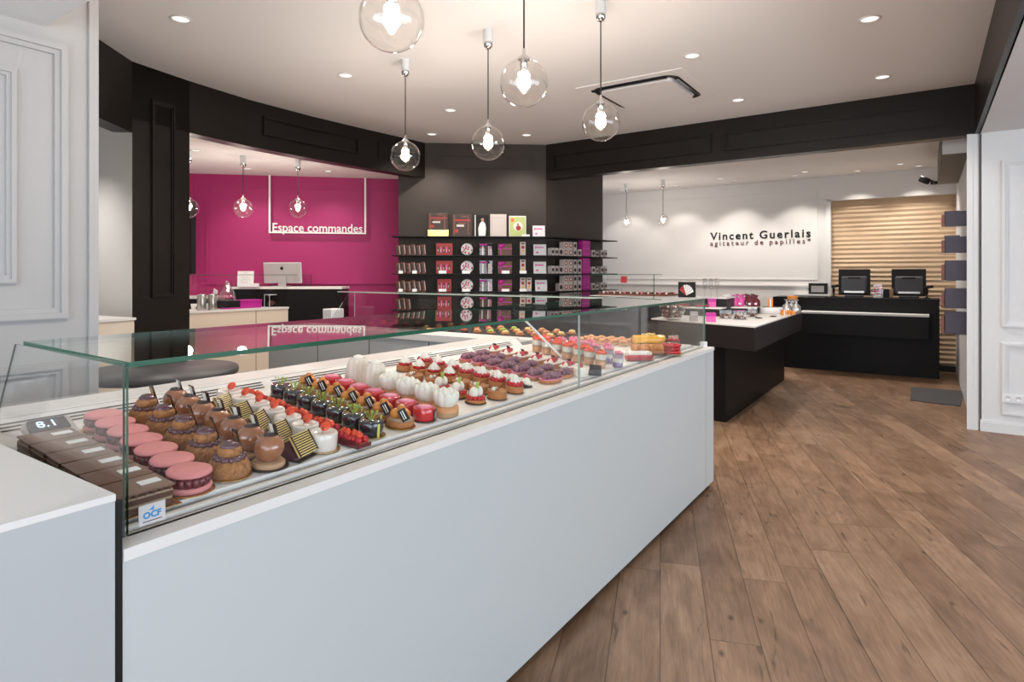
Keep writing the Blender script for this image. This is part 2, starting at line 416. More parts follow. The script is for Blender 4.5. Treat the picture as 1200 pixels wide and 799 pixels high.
# magenta wall
KA, KB = Vector((-8.6,3.98)), Vector((-5.95,6.61)); KE = (KB-KA).normalized(); KN = Vector((KE.y,-KE.x))
kw = MB('pink').seg(KA, KB, 0, ZA, .1)
kw.frame(px_on(520,KA,KE), px_on(241,KA,KE), 1.25, 2.62, .05, .02)
kw.frame(px_on(227,KA,KE), px_on(150,KA,KE), 1.25, 2.62, .05, .02)
struct('wall_magenta', kw)
struct('wall_alcove', MB('wall_white').prism([(-9.0,2.66),(-5.51,2.49),(-5.56,2.59),(-9.0,2.78)], 0, ZA))
struct('wall_alcove_end', MB('wall_white').box(-9.1,-9.0,1.0,4.2,0,ZA))
struct('wall_alcove_near', MB('wall_white').box(-9.0,-4.55,1.0,1.1,0,ZA))
struct('trim_1', MB('black').box(-8.05,-7.99,4.3,4.36,1.4,2.35))
# back wall
XW = aty(970,0,10.8).x
wb = MB('wall_back').box(-6.3, XW+.02, 10.8, 10.95, 0, ZR)
wb.frame((XW-.14,10.8), (-5.6,10.8), 1.30, 2.76, .03, .012)
wb.box(-6.3, XW, 10.77, 10.8, 1.20, 1.225)
struct('wall_back', wb)
struct('trim_2', MB('wall_white').box(XW-.01, XW+.05, 10.72, 10.9, 0, 2.56))
struct('wall_back_lintel', MB('wall_back').box(XW, .5, 10.72, 10.95, 2.545, ZR))
tw = MB('timber')
zz, i = 0.08, 0
while zz < 2.54:
    h = .070 + .008*math.sin(i*1.7); n = 26
    for k in range(n):
        x0 = XW + (.40-XW)*k/n; x1 = XW + (.40-XW)*(k+1)/n
        def dep(x): return .009+.002*math.sin(x*2.3+i*.5)+.0015*math.sin(x*5.7+i*1.3)
        a, b = 10.82-dep(x0), 10.82-dep(x1); zt = min(zz+h, 2.545)
        tw._add([(x0,10.822,zz),(x1,10.822,zz),(x1,b,zz+h*.5),(x0,a,zz+h*.5),(x0,10.822,zt),(x1,10.822,zt)], [(0,1,2,3),(3,2,5,4)], False)
    zz += h; i += 1
tw.box(XW, .5, 10.84, 10.9, 0, 2.545)
struct('wall_timber', tw)
struct('baseboard_back', MB('dark').box(XW, .40, 10.74, 10.80, 0, .08))
struct('wall_partition', MB('wall_white').box(.345, .405, 7.1, 10.95, 0, ZR).box(.345,.405,6.89,7.1,0,ZB-.002).box(.30, .345, 6.885, 6.905, 0, ZB+.0))
struct('trim_3', MB('black').box(.386, .391, 6.882, 6.9, 0, ZB))
# right wall
rw = MB('wall_white').box(.395, 4.6, 6.89, 7.0, 0, ZB)
rx = aty(1173,0,6.89).x
rw.frame((4.0,6.89), (rx,6.89), .93, 2.40, .045, .02)
rw.frame((4.0,6.89), (rx,6.89), .16, .80, .045, .02)
struct('wall_right', rw)
struct('baseboard_right', MB('wall_white').box(.395, 4.5, 6.872, 6.89, 0, .085).box(.395,4.5,6.878,6.89,.085,.10))
struct('wall_side', MB('wall_white').box(4.5, 4.6, -2.6, 7.0, 0, ZB))
# shop front behind the viewer
sf = MB('dark').box(-2.95, 4.6, -2.7, -2.6, 0, .35).box(-2.95, 4.6, -2.7, -2.6, ZS-.1, ZC+.1)
for x in (-2.95, -.95, 1.1, 3.0, 4.5): sf.box(x, x+.08, -2.7, -2.58, .35, ZS-.1)
struct('window_1', sf)
struct('window_2', MB('glass').box(-2.9, 4.5, -2.655, -2.645, .35, ZS-.1))
# grey duct in the back ceiling corner
struct('beam_duct', MB(mat('duct_grey',(.12,.105,.09),.6),'wall_white').box(.12,.345,7.6,10.0,2.60,ZR).use(1).box(.13,.345,7.59,7.6,2.61,ZR))

# ================================================================= DISPLAY CASE
CX, CY0, CY1, CZ = -1.167, .507, 4.10, .918
GX, GZ, GY0, GY1 = -1.214, 1.238, .537, 4.075
XR = -2.0; XWK = -2.17; ARMX = -4.75; YI = 3.22   # back of the deck, back of the worktop, arm end, inner side of arm
def zdeck(x): return .924 + max(0, -1.27 - x)*.080
case = empty('display_case', (CX, CY0, 0), 0, 'long white L-shaped refrigerated pastry case with a flat glass hood', 'display case')
def cp(name, mb): o = mb.build(name, case); o.location = (-CX, -CY0, 0); return o
seam = 3.93
fp = MB('case_white','slot').box(CX-.03, CX, CY0, seam-.003, .035, CZ-.022, .0)
fp.box(CX-.03, CX, seam+.003, CY1, .035, CZ-.022).use(1).box(CX-.03, CX-.006, seam-.003, seam+.003, .035, CZ-.022)
cp('front_panel', fp)
cp('side_panel', MB('case_white').box(-4.9, CX-.031, CY1-.03, CY1, .035, CZ-.022))
cp('plinth', MB('black').box(-4.8, CX-.05, CY0+.02, CY1-.05, 0, .034).box(XWK+.02, CX-.05, CY0+.02, 3.2, 0, .034))
cp('end_panel', MB('black').box(XWK, CX-.001, CY0-.011, CY0, .0, CZ+.085))
led = MB('solid_white').box(CX-.06, CX+.004, CY0, CY1+.004, CZ-.022, CZ)
led.box(ARMX, CX-.06, CY1-.056, CY1+.004, CZ-.022, CZ)
cp('ledge', led)
gr = MB('rail','deck_white').box(CX-.085, CX-.06, CY0+.03, CY1-.06, CZ-.02, CZ-.006)
gr.use(1).box(CX-.100, CX-.085, CY0+.03, CY1-.06, CZ-.02, CZ+.002).use(0).box(CX-.128, CX-.100, CY0+.03, CY1-.07, CZ-.02, CZ-.004)
cp('air_channel', gr)
# sloping deck (main) + level deck (arm)
dk = MB('deck_white'); x0 = CX-.128
dk._add([(x0,CY0,.925),(XR+.03,CY0,zdeck(XR+.03)),(XR+.03,3.3,zdeck(XR+.03)),(x0,3.3,.925),(x0,CY0,.85),(XR+.03,CY0,.85),(XR+.03,3.3,.85),(x0,3.3,.85)],
        [(3,2,1,0),(4,5,6,7),(0,1,5,4),(2,3,7,6),(1,2,6,5),(3,0,4,7)])
dk.box(-2.0, x0, 3.3, CY1-.06, .85, .93)
cp('deck', dk)
cp('arm_deck', MB('black','gold').box(ARMX+.01, -2.0, 3.47, CY1-.06, .85, .962))
# vent panel
vp = MB('deck_white','slot'); zb = zdeck(XR+.03); zt = 1.022
Y_v0, Y_v1 = CY0+.005, 3.02
vp._add([(XR+.03,Y_v0,zb),(XR+.03,Y_v1,zb),(XR-.02,Y_v1,zt),(XR-.02,Y_v0,zt)], [(0,1,2,3)])
vp.use(1)
nrm = Vector((zt-zb, 0, .05)).normalized()*.0012
yy = Y_v0+.06
while yy < Y_v1-.4:
    for k in (.22,.40,.58):
        for (ka, kb) in ((k, k+.075),):
            def P(y, t): q = Vector((XR+.03-.05*t, y, zb+(zt-zb)*t)) + nrm; return q
            vp._add([P(yy,ka),P(yy+.36,ka),P(yy+.36,kb),P(yy,kb)], [(0,1,2,3)])
    P(yy,0); yy += .40
vp._add([P(Y_v0,.9),P(Y_v1,.9),P(Y_v1,.915),P(Y_v0,.915)], [(0,1,2,3)])
cp('vent_panel', vp)
wk = MB('solid_white').box(XWK, XR-.02, CY0, 3.06, .99, 1.022)
wk.box(XWK-2.55, XR+.2, YI, 3.46, .93, .975)
cp('worktop', wk)
cb = MB('unit_front','slot').box(XWK+.02, XR-.03, CY0, 3.22, .034, .99)
cb.box(-4.72, XWK+.02, YI+.02, YI+.06, .034, .93).box(-4.76,-4.72,YI+.02,CY1-.06,.034,.93)
for x in (-2.9,-3.5,-4.1): cb.use(1).box(x-.003,x+.003,YI+.018,YI+.02,.05,.92)
cp('cabinet_body', cb)
# glass: faces + green polished edges
def pane(name, x0, x1, y0, y1, z0, z1, thin, g='glass', eg='glass_edge', joint=None):
    mb = MB(g, eg, 'pale_edge')
    vs = [(x0,y0,z0),(x1,y0,z0),(x1,y1,z0),(x0,y1,z0),(x0,y0,z1),(x1,y0,z1),(x1,y1,z1),(x0,y1,z1)]
    faces = {'z':[(0,3,2,1),(4,5,6,7)], 'y':[(0,1,5,4),(2,3,7,6)], 'x':[(1,2,6,5),(3,0,4,7)]}
    for k, fs in faces.items():
        for j_, f_ in enumerate(fs): mb.use(0 if k == thin else (2 if (k, j_) == joint else 1))._add(vs, [f_])
    return cp(name, mb)
T = .010
pane('front_glass', GX-T, GX, GY0, 2.3065, CZ, GZ-T-.001, 'x', joint=('y',1))
pane('front_glass', GX-T, GX, 2.3075, GY1, CZ, GZ-T-.001, 'x', joint=('y',0))
pane('front_glass', -4.60, GX-T-.002, GY1-T, GY1, CZ, GZ-T-.001, 'y', eg='pale_edge')
tp_ = pane('top_glass', -1.72, GX, GY0, GY1, GZ-T, GZ, 'z', 'glass_top')
for v_ in tp_.data.vertices:
    if v_.co.x < -1.5: v_.co.z += .0075    # the hood rises very slightly to the back
pane('top_glass', -4.60, -1.722, 3.86, GY1, GZ-T, GZ, 'z', 'glass_top', eg='pale_edge')
def slant_pane(name, axis, at, prof):
    mb = MB('glass','edge_dark'); n = len(prof); t = .004
    if axis == 'y': A = [(p[0],at,p[1]) for p in prof]; B = [(p[0],at+t,p[1]) for p in prof]
    else: A = [(at,p[0],p[1]) for p in prof]; B = [(at+t,p[0],p[1]) for p in prof]
    mb.use(0)._add(A+B, [tuple(range(n)), tuple(reversed(range(n,2*n)))])
    mb.use(1)._add(A+B, [(i,(i+1)%n,n+(i+1)%n,n+i) for i in range(n)])
    return cp(name, mb)
slant_pane('end_glass', 'y', GY0-.009, [(GX-.002,CZ),(GX-.002,GZ),(-1.745,GZ),(-1.90,1.0),(-1.93,.99)])
slant_pane('end_glass', 'x', -4.604, [(GY1-.002,CZ),(GY1-.002,GZ),(4.02,GZ),(3.80,.99),(3.80,.965)])
cp('end_block', MB('plastic_white').box(-4.74,-4.61,3.80,3.95,.9625,1.07,.006))
# slim supports of the hood
cp('support_rod', MB('plastic_white').tube([(-1.72,2.55,GZ-T),(-1.60,2.85,.95)], .006))
cp('glass_clamp', MB('white').box(GX-.02,GX+.012,GY1-.05,GY1+.008,CZ,CZ+.035,.003))
# temperature display in the rear corner
td = empty('temperature_display', (0,0,0), 0, 'small black digital thermometer reading 8.1 at the end of the pastry deck', 'thermometer')
q0 = gz(55,499,1.02); td.location = (q0.x,q0.y,1.022); td.rotation_euler = (0,.42,0)
MB('steel').box(-.036,.036,-.042,.062,-.030,-.006,.004).build('housing', td)
q = Vector((.42,-.0,.9)).normalized()
scr = MB('black').box(-.024,.024,-.036,.045,-.006,.004,.002).build('screen', td)
up = Vector((-1,0,0)); 
text_mesh('8.1', .038, .0004, 'screen', 'digits', scr, basis((.013,-.024,.0052), (0,1,0), (-1,0,0)))
# maker's sticker on the front glass
sk = MB(mat('sticker_film',(.60,.58,.58),.3)).box(-.0006, .0006, -.024, .024, -.019, .019).build('glass_sticker', None, (GX+.0008, .578, .948))
tag(sk, 'small square white sticker with blue OCF logo low on the front glass', 'sticker')
text_mesh('OCF', .0165, .0003, 'cyan', 'lettering', sk, basis((.0009,-.0165,-.007), (0,1,0)), bold=.0006)
MB('cyan').tf(Matrix.Translation((.0009,-.001,.0095)))._add([(0,-.006,-.002),(0,.004,-.003),(0,.004,.006),(0,.0,.001)], [(0,1,2,3)]).build('emblem', sk)
MB('darkprint').box(.0007,.0011,-.017,.018,-.0135,-.0120).build('small_print', sk)

# ================================================================= PASTRIES
TILT = math.atan(.080)
ORD = ['nearest the front glass'] + [w+' from the glass' for w in ('second','third','fourth','fifth','sixth','seventh','eighth')]
def place(o, x, y, rz=0, z=None):
    zz = (zdeck(x) + .0012 if y < 3.28 else .9312) if z is None else z
    R = Matrix.Rotation(TILT if z is None and x < -1.27 and y < 3.28 else 0, 4, 'Y') @ Matrix.Rotation(rz, 4, 'Z')
    o.rotation_euler = R.to_euler(); o.location = (x, y, zz)
def column(proto, xs, ys, label, rzs=None, jit=.15):
    """first copy is the prototype itself; the row runs from the front glass back to the vents"""
    n = len(xs); out = []
    for i in range(n):
        o = proto if i == 0 else copy_tree(proto)
        rz = (rzs[i] if rzs else 0) + random.uniform(-jit, jit)
        place(o, xs[i], ys[i], rz)
        pos = ORD[i] if i < n-1 or n > 8 else 'rearmost by the vents'
        o['label'] = f'{label}, {pos}'
        out.append(o)
    return out
def lin(a, b, n): return [a+(b-a)*i/max(1,n-1) for i in range(n)]
def swirl(mb, r, h, c=(0,0,0), turns=5, lobes=7):
    n = 28; vs = []; fs = []; m = 12
    for i in range(m+1):
        t = i/m; rr = r*(1-t)**.7*(1+.06*math.sin(t*PI*turns*2)); z = h*t
        for k in range(n):
            a = 2*PI*k/n; q = rr*(1+.13*math.cos(lobes*a+t*5)); vs.append((c[0]+q*math.cos(a), c[1]+q*math.sin(a), c[2]+z))
    for i in range(m):
        for k in range(n): fs.append((i*n+k, i*n+(k+1)%n, (i+1)*n+(k+1)%n, (i+1)*n+k))
    return mb._add(vs, fs, True)
def heap(mb, n, rad, z0, r, hz=.012, sc=(1,1,1), ell=(1,1)):
    for i in range(n):
        a = i*2.399; q = rad*math.sqrt((i+.4)/n); mb.sph((q*math.cos(a)*ell[0], q*math.sin(a)*ell[1], z0 + hz*(1-(q/rad)**2) + random.uniform(-.002,.002)), r*random.uniform(.88,1.1), 8, 6, sc)
    return mb
def disc(mb, r, t=.0016, z=0): return mb.lathe([(r-.001,z),(r,z+t*.5),(r-.001,z+t)], 28)

# 0 chocolate slices on gold boards
p = empty('chocolate_slice', label='', cat='cake', group='chocolate slices along the glass end')
MB('gold').box(-.046,.046,-.055,.072,0,.002).build('board', p)
c_ = MB('choc','layer','choc_top'); c_.box(-.040,.040,-.052,.056,.002,.016,.002).use(1).box(-.039,.039,-.051,.055,.016,.021).use(0).box(-.040,.040,-.052,.056,.021,.032,.001).use(1).box(-.039,.039,-.051,.055,.032,.036)
for k in range(13): c_.use(0).cyl(.0055, .034, .042, 8, (-.034 if k%2 else .034, -.047+.008*k, 0))
c_.build('sponge_layers', p)
MB('choc_top').box(-.041,.041,-.053,.057,.042,.046,.001).build('chocolate_plate', p)
MB('white').box(-.012,.010,.006,.046,.046,.0475).build('paper_label', p)
column(p, lin(-1.322,-1.76,6), lin(.596,.600,6), 'chocolate layer slice with white paper label on gold board', jit=.03)
# 1 pink macarons
p = empty('pink_macaron', label='', cat='macaron', group='pink macaron cakes')
disc(MB('gold'), .053).build('board', p)
def shell(z, up=1, r=.046, h=.013): return [(r*.90,z),(r*.99,z+.002),(r,z+.005),(r*.97,z+h*.65),(r*.80,z+h*.9),(r*.4,z+h),(0.0,z+h*1.02)] if up>0 else [(r*.9,z),(r*.99,z+h*.3),(r,z+h*.7),(r*.9,z+h)]
MB('pinkshell').lathe(shell(.002,-1,.0475),28).build('bottom_shell', p)
fm = MB('jam'); fm.cyl(.038,.014,.036,24)
for k in range(16): fm.sph((.037*math.cos(k*PI/8), .037*math.sin(k*PI/8), .025), .0095, 8, 6, (1,1,1.2))
fm.build('raspberry_filling', p)
MB('pinkshell').lathe(shell(.036),28).build('top_shell', p)
column(p, lin(-1.335,-1.875,7), lin(.712,.765,7), 'pink macaron cake with dark raspberry filling')
# 2 religieuse
p = empty('chocolate_religieuse', label='', cat='pastry', group='double chocolate choux with chocolate fins')
disc(MB('gold'), .052).build('board', p)
MB('crackle').lathe([(.044,.0016),(.049,.010),(.048,.022),(.041,.034),(.030,.041),(.0,.043)],26).build('lower_choux', p)
cl = MB('choc_violet'); cl.lathe([(.030,.038),(.034,.041),(.030,.047),(.0,.049)],24)
for k in range(12): cl.sph((.030*math.cos(k*PI/6), .030*math.sin(k*PI/6), .042), .007, 8, 6)
cl.build('cream_collar', p)
MB('crackle').lathe([(.023,.046),(.027,.053),(.026,.062),(.020,.068),(0,.069)],22).build('upper_choux', p)
MB('choc_violet').lathe([(.021,.0665),(.0215,.070),(.014,.078),(0,.080)],22).build('glaze_cap', p)
MB('choc_dark','gold').tf(Matrix.Translation((-.005,.024,.072)) @ Matrix.Rotation(.35,4,'X')).box(-.009,.009,-.0012,.0012,-.034,.032).use(1).box(-.005,.004,-.0018,-.0012,-.006,.026).build('chocolate_fin', p)
column(p, lin(-1.352,-1.872,5), lin(.815,.875,5), 'stacked chocolate choux with glazed cap and gold-marked fin')
# 3 glossy caramel globes
p = empty('caramel_globe_cake', label='', cat='pastry', group='glossy caramel globe cakes')
disc(MB('dkdisc'), .048).build('board', p)
MB('tan').lathe([(.037,.002),(.039,.004),(.039,.012),(.035,.015),(.0,.015)],26).build('biscuit_base', p)
MB('caramel').sph((0,0,.046),.0355,28,18).build('glazed_globe', p)
MB('choc_dark','cream').tf(Matrix.Translation((0,.012,.078)) @ Matrix.Rotation(.30,4,'X')).box(-.015,.015,-.001,.001,-.012,.030).use(1).box(-.012,.002,-.0018,-.001,-.004,.027).build('chocolate_fin', p)
MB('choc_dark').lathe([(.018,.076),(.016,.081),(.0,.083)],18).build('glaze_cap', p)
column(p, lin(-1.335,-1.885,7), lin(.908,.965,7), 'shiny caramel-glazed globe cake on biscuit ring')
# 4 slanted purple slices with striped plate
p = empty('striped_slice', label='', cat='cake', group='purple slices with striped chocolate plates')
MB('dkdisc').box(-.038,.038,-.030,.034,0,.002).build('board', p)
ct = MB('choc_violet'); ct._add([(-.034,-.022,.002),(.034,-.022,.002),(.034,.020,.002),(-.034,.020,.002),(-.034,-.028,.038),(.034,-.028,.038),(.034,-.004,.050),(-.034,-.004,.050)], [(3,2,1,0),(4,5,6,7),(0,1,5,4),(1,2,6,5),(2,3,7,6),(3,0,4,7)])
ct.build('glazed_cake', p)
R_ = Matrix.Translation((0,.018,.034)) @ Matrix.Rotation(.62,4,'X')
sp = MB('yellowcream','choc_dark').tf(R_).box(-.037,.037,-.003,.004,-.026,.032,.001).use(1)
for k in range(9): sp.box(-.036,.036,.0040,.0047,-.023+k*.0062,-.0200+k*.0062)
sp.box(-.038,-.034,.004,.0052,-.026,.032).box(.034,.038,.004,.0052,-.026,.032)
sp.build('striped_plate', p)
column(p, lin(-1.340,-1.80,5), lin(.995,1.055,5), 'slanted purple-glazed slice with cream and chocolate striped plate', rzs=[-1.15]*5)
# 5 white cylinders
p = empty('white_glazed_cake', label='', cat='cake', group='white glazed round cakes')
disc(MB('gold'), .046).build('board', p)
MB('glaze_white').lathe([(.037,.0016),(.038,.004),(.038,.043),(.036,.047),(.031,.047),(.028,.0445),(.0,.044)],30).build('glazed_body', p)
MB('jam').tf(Matrix.Translation((.006,.036,.022))).box(-.012,.014,-.002,.003,-.012,.014,.001).build('fruit_square', p)
pt = MB('strawberry').tf(Matrix.Translation((-.004,.010,.058)) @ Matrix.Rotation(.9,4,'X') @ Matrix.Rotation(.3,4,'Y')); pt.lathe([(.0,-.001),(.0135,-.001),(.014,0),(.0135,.001),(0,.001)],20)
pt.build('red_petal', p)
MB('choc_dark').tube([(.004,-.008,.045),(-.012,.012,.060)], .0009, 6).build('chocolate_stick', p)
column(p, lin(-1.345,-1.89,7), lin(1.078,1.14,7), 'round white glazed cake with a red petal on top')
# 6 raspberry strips
p = empty('red_berry_slice', label='', cat='pastry', group='red berry slices')
tr = MB('jam','tan').box(-.052,.052,-.025,-.0225,0,.017).box(-.052,.052,.0225,.025,0,.010).box(-.052,-.0495,-.025,.025,0,.017).box(.0495,.052,-.025,.025,0,.010).use(1).box(-.050,.050,-.0225,.0225,.001,.010)
tr.build('jelly_tray', p)
bb = MB('raspberry')
for k in range(12): bb.sph((-.040+(k%6)*.016+random.uniform(-.002,.002), -.012+(k//6)*.024, .018), .0095, 9, 7, (1,1,1.1))
bb.build('raspberries', p)
sb = MB('strawberry')
for k in range(4): sb.tf(Matrix.Translation((-.030+k*.020, random.uniform(-.005,.005), .029)) @ Matrix.Rotation(random.uniform(-.6,.6),4,'Y')).lathe([(.0,-.011),(.010,-.006),(.010,.002),(.005,.010),(0,.013)],9)
sb.tf(None); sb.build('strawberry_pieces', p)
column(p, lin(-1.325,-1.86,5), lin(1.160,1.215,5), 'small tray slice heaped with raspberries and strawberry pieces', jit=.08)
# 7 blue-black cylinders
p = empty('dark_glazed_cake', label='', cat='cake', group='blue-black round cakes with green herbs')
disc(MB('gold'), .044).build('board', p)
MB('navy').lathe([(.034,.0016),(.036,.004),(.036,.040),(.034,.043),(0,.043)],30).build('glazed_body', p)
MB('green_lime').box(.0355,.038,-.004,.004,.002,.040).box(-.006,-.002,.035,.038,.002,.052).build('pistachio_stick', p)
hb = MB('green')
for k in range(10):
    a = k*2.4; q = .018*random.random(); tip = (q*math.cos(a)*1.7, q*math.sin(a)*1.7, .043+random.uniform(.016,.030))
    hb.tube([(0,0,.042), (q*math.cos(a), q*math.sin(a), .055), tip], .0010, 5); hb.sph(tip, .0045, 7, 5, (1,.6,.5))
hb.build('herb_sprig', p)
column(p, lin(-1.345,-1.86,7), lin(1.250,1.315,7), 'blue-black glazed round cake with green herb sprig')
# 8 caramel choux tarts
p = empty('caramel_choux_tart', label='', cat='pastry', group='caramel choux tarts with black tags')
disc(MB('gold'), .047).build('board', p)
MB('tart').lathe([(.036,.0016),(.041,.006),(.042,.020),(.040,.022),(.036,.020),(0,.020)],28).build('tart_shell', p)
MB('layer').lathe([(.037,.020),(.038,.025),(.034,.029),(0,.030)],26).build('cream_ring', p)
ch = MB('choux')
for k in range(3): ch.sph((.015*math.cos(k*2.09), .015*math.sin(k*2.09), .040), .0195, 14, 10, (1,1,.85))
ch.sph((0,0,.054),.014,12,8); ch.build('choux_buns', p)
MB('black','white').tf(Matrix.Rotation(-.55,4,'Z') @ Matrix.Translation((.034,.0,.044)) @ Matrix.Rotation(-.35,4,'Y') @ Matrix.Rotation(.45,4,'X')).box(-.0008,.0008,-.012,.012,-.019,.019).use(1).box(.0008,.0012,-.006,-.004,-.014,.014).box(.0008,.0012,.000,.003,-.014,.014).build('black_tag', p)
column(p, lin(-1.345,-1.87,7), lin(1.372,1.435,7), 'golden caramel choux tart with a black tag')
# 9 red cylinders
p = empty('red_glazed_cake', label='', cat='cake', group='red glazed round cakes')
disc(MB('dkdisc'), .040).build('board', p)
MB('redbright').lathe([(.034,.0016),(.036,.004),(.036,.038),(.034,.041),(0,.042)],30).build('glazed_body', p)
MB('rose').lathe([(.026,.041),(.027,.043),(.015,.046),(0,.046)],20).build('pink_top', p)
MB('darkprint','grey_card').tf(Matrix.Rotation(.5,4,'Z')).box(.034,.0385,-.013,.013,.004,.036,.001).use(1).box(.0385,.039,-.009,.009,.010,.030).build('chocolate_tag', p)
column(p, lin(-1.345,-1.87,7), lin(1.478,1.54,7), 'shiny red glazed round cake with dark chocolate tag')
# 10 meringue clouds
p = empty('meringue_cloud_tart', label='', cat='tart', group='white meringue cloud tarts')
MB('tan','peach').lathe([(.040,0),(.041,.002),(.041,.013)],28).use(1).lathe([(.041,.0131),(.0405,.026),(.036,.027),(0,.027)],28).build('layered_base', p)
mg = MB('meringue')
for k in range(9):
    a = k*2*PI/9; mg.tf(Matrix.Translation((.026*math.cos(a), .026*math.sin(a), .046)) @ Matrix.Rotation(a,4,'Z') @ Matrix.Rotation(.35,4,'Y')).sph((0,0,0), .019, 10, 8, (.62,.85,1.35))
for k in range(5):
    a = k*2*PI/5+.3; mg.tf(Matrix.Translation((.013*math.cos(a), .013*math.sin(a), .058)) @ Matrix.Rotation(a,4,'Z') @ Matrix.Rotation(.2,4,'Y')).sph((0,0,0), .018, 10, 8, (.6,.8,1.2))
mg.tf(None).sph((0,0,.062),.016,10,8)
mg.build('meringue_petals', p)
p.scale = (1.10,1.10,1.14)
column(p, lin(-1.335,-1.62,4), lin(1.572,1.60,4), 'round tart crowned with white meringue petals')
p = empty('wrapped_cone_cake', label='', cat='cake', group='tall pale wrapped cakes')
wc = MB('wrap'); n = 36; vs = []; fs = []
for i in range(9):
    t = i/8; 
    for k in range(n):
        a = 2*PI*k/n; rr = (.050*(1-t)**.6+.010*t + .014*t*t)*(1+.10*math.cos(9*a+3*t)*(.4+t)); vs.append((rr*math.cos(a), rr*math.sin(a), .002+.105*t))
for i in range(8):
    for k in range(n): fs.append((i*n+k, i*n+(k+1)%n, (i+1)*n+(k+1)%n, (i+1)*n+k))
wc._add(vs, fs, True); wc.build('pleated_wrapper', p)
MB('meringue').sph((0,0,.105),.022,12,8,(1,1,.6)).build('meringue_top', p)
column(p, [-1.72,-1.83], [1.615,1.63], 'tall pale cake in a pleated white wrapper')
for o_ in list(col.objects):
    if o_.name.startswith('wrapped_cone_cake') and o_.location.x > -1.75: o_['label'] = 'tall pale cake in a pleated white wrapper, the one behind the meringue tarts'
# 11 twin-dome raspberry tarts with leaf
p = empty('twin_dome_tart', label='', cat='tart', group='white twin-dome raspberry tarts with a leaf')
disc(MB('dkdisc'), .040).build('board', p)
MB('yellowcream','tart').use(1).lathe([(.033,.0016),(.037,.004),(.037,.012),(.034,.014),(0,.014)],26).build('tart_shell', p)
b1 = MB('raspberry')
for k in range(12): b1.sph((.027*math.cos(k*PI/6), .027*math.sin(k*PI/6), .020), .0085, 9, 7)
b1.build('raspberries', p)
MB('cream').sph((0,-.014,.037),.0175,16,12,(1,.9,1.25)).sph((0,.014,.037),.0175,16,12,(1,.9,1.25)).build('cream_domes', p)
lf = MB('green')
for k in (-1,1): lf.tf(Matrix.Translation((.004,k*.003,.050)) @ Matrix.Rotation(k*.35,4,'X')).sph((0,0,.012), .014, 8, 6, (.25,.5,1.2))
lf.tf(None).build('leaf', p)
column(p, [-1.362,-1.455,-1.55], [1.775,1.785,1.80], 'tart with two white cream domes, raspberries and a leaf')
# 12 open brown tarts
p = empty('caramel_drum_tart', label='', cat='tart', group='caramel drum tarts')
disc(MB('dkdisc'), .039).build('board', p)
MB('tart').lathe([(.035,.0016),(.037,.004),(.037,.030),(.034,.032),(.031,.028),(0,.028)],28).build('tart_shell', p)
MB('cream').sph((-.012,-.010,.034),.008,9,7).sph((-.014,.008,.034),.007,9,7).build('cream_drops', p)
MB('choc_dark').tube([(.0,.0,.030),(.014,.012,.052)],.0012,6).tube([(0,0,.030),(.0,-.016,.050)],.0012,6).build('chocolate_stick', p)
column(p, [-1.345,-1.44,-1.535,-1.63,-1.725], [1.885,1.895,1.905,1.855,1.84], 'brown caramel drum tart with crossed chocolate sticks')
# 13 cream-swirl berry tarts
p = empty('cream_swirl_tart', label='', cat='tart', group='cream swirl tarts over red berries')
disc(MB('dkdisc'), .038).build('board', p)
MB('tart').lathe([(.034,.0016),(.036,.004),(.036,.026),(.034,.028),(0,.028)],28).build('tart_shell', p)
b2 = MB('raspberry')
for k in range(10): b2.sph((.024*math.cos(k*PI/5), .024*math.sin(k*PI/5), .035), .0105, 9, 7)
b2.build('raspberries', p)
swirl(MB('cream'), .026, .032, (0,0,.040)).build('cream_swirl', p)
MB('choc_dark').tube([(-.020,-.022,.046),(.020,.026,.066)],.0013,6).build('chocolate_stick', p)
column(p, lin(-1.355,-1.90,7), lin(2.018,2.09,7), 'berry tart topped by a cream swirl and chocolate stick')
p = empty('cream_swirl_tart', label='', cat='tart', group='second row of cream swirl tarts')
disc(MB('dkdisc'), .038).build('board', p)
MB('tart').lathe([(.034,.0016),(.036,.004),(.036,.024),(.034,.026),(0,.026)],24).build('tart_shell', p)
heap(MB('raspberry'), 12, .026, .031, .009, .004).build('raspberries', p)
swirl(MB('cream'), .024, .030, (0,0,.038), lobes=6).build('cream_swirl', p)
column(p, lin(-1.64,-1.90,4), lin(1.955,1.965,4), 'pale cream swirl tart in the short rear row')
for o_ in list(col.objects):
    if o_.get('label','').startswith('pale cream swirl tart'): o_['label'] = o_['label'].replace('from the glass', 'in that row')
# 14 small white puffs
p = empty('white_cream_puff', label='', cat='pastry', group='small white cream puffs on dark discs')
disc(MB('dkdisc'), .036).build('board', p)
heap(MB('meringue'), 9, .020, .014, .012, .014).build('cream_pearls', p)
MB('raspberry').sph((0,0,.040),.009,9,7).build('raspberry', p)
column(p, [-1.385,-1.47,-1.555,-1.64,-1.725], [2.135,2.15,2.16,2.172,2.184], 'little puff of white cream pearls on a dark disc')
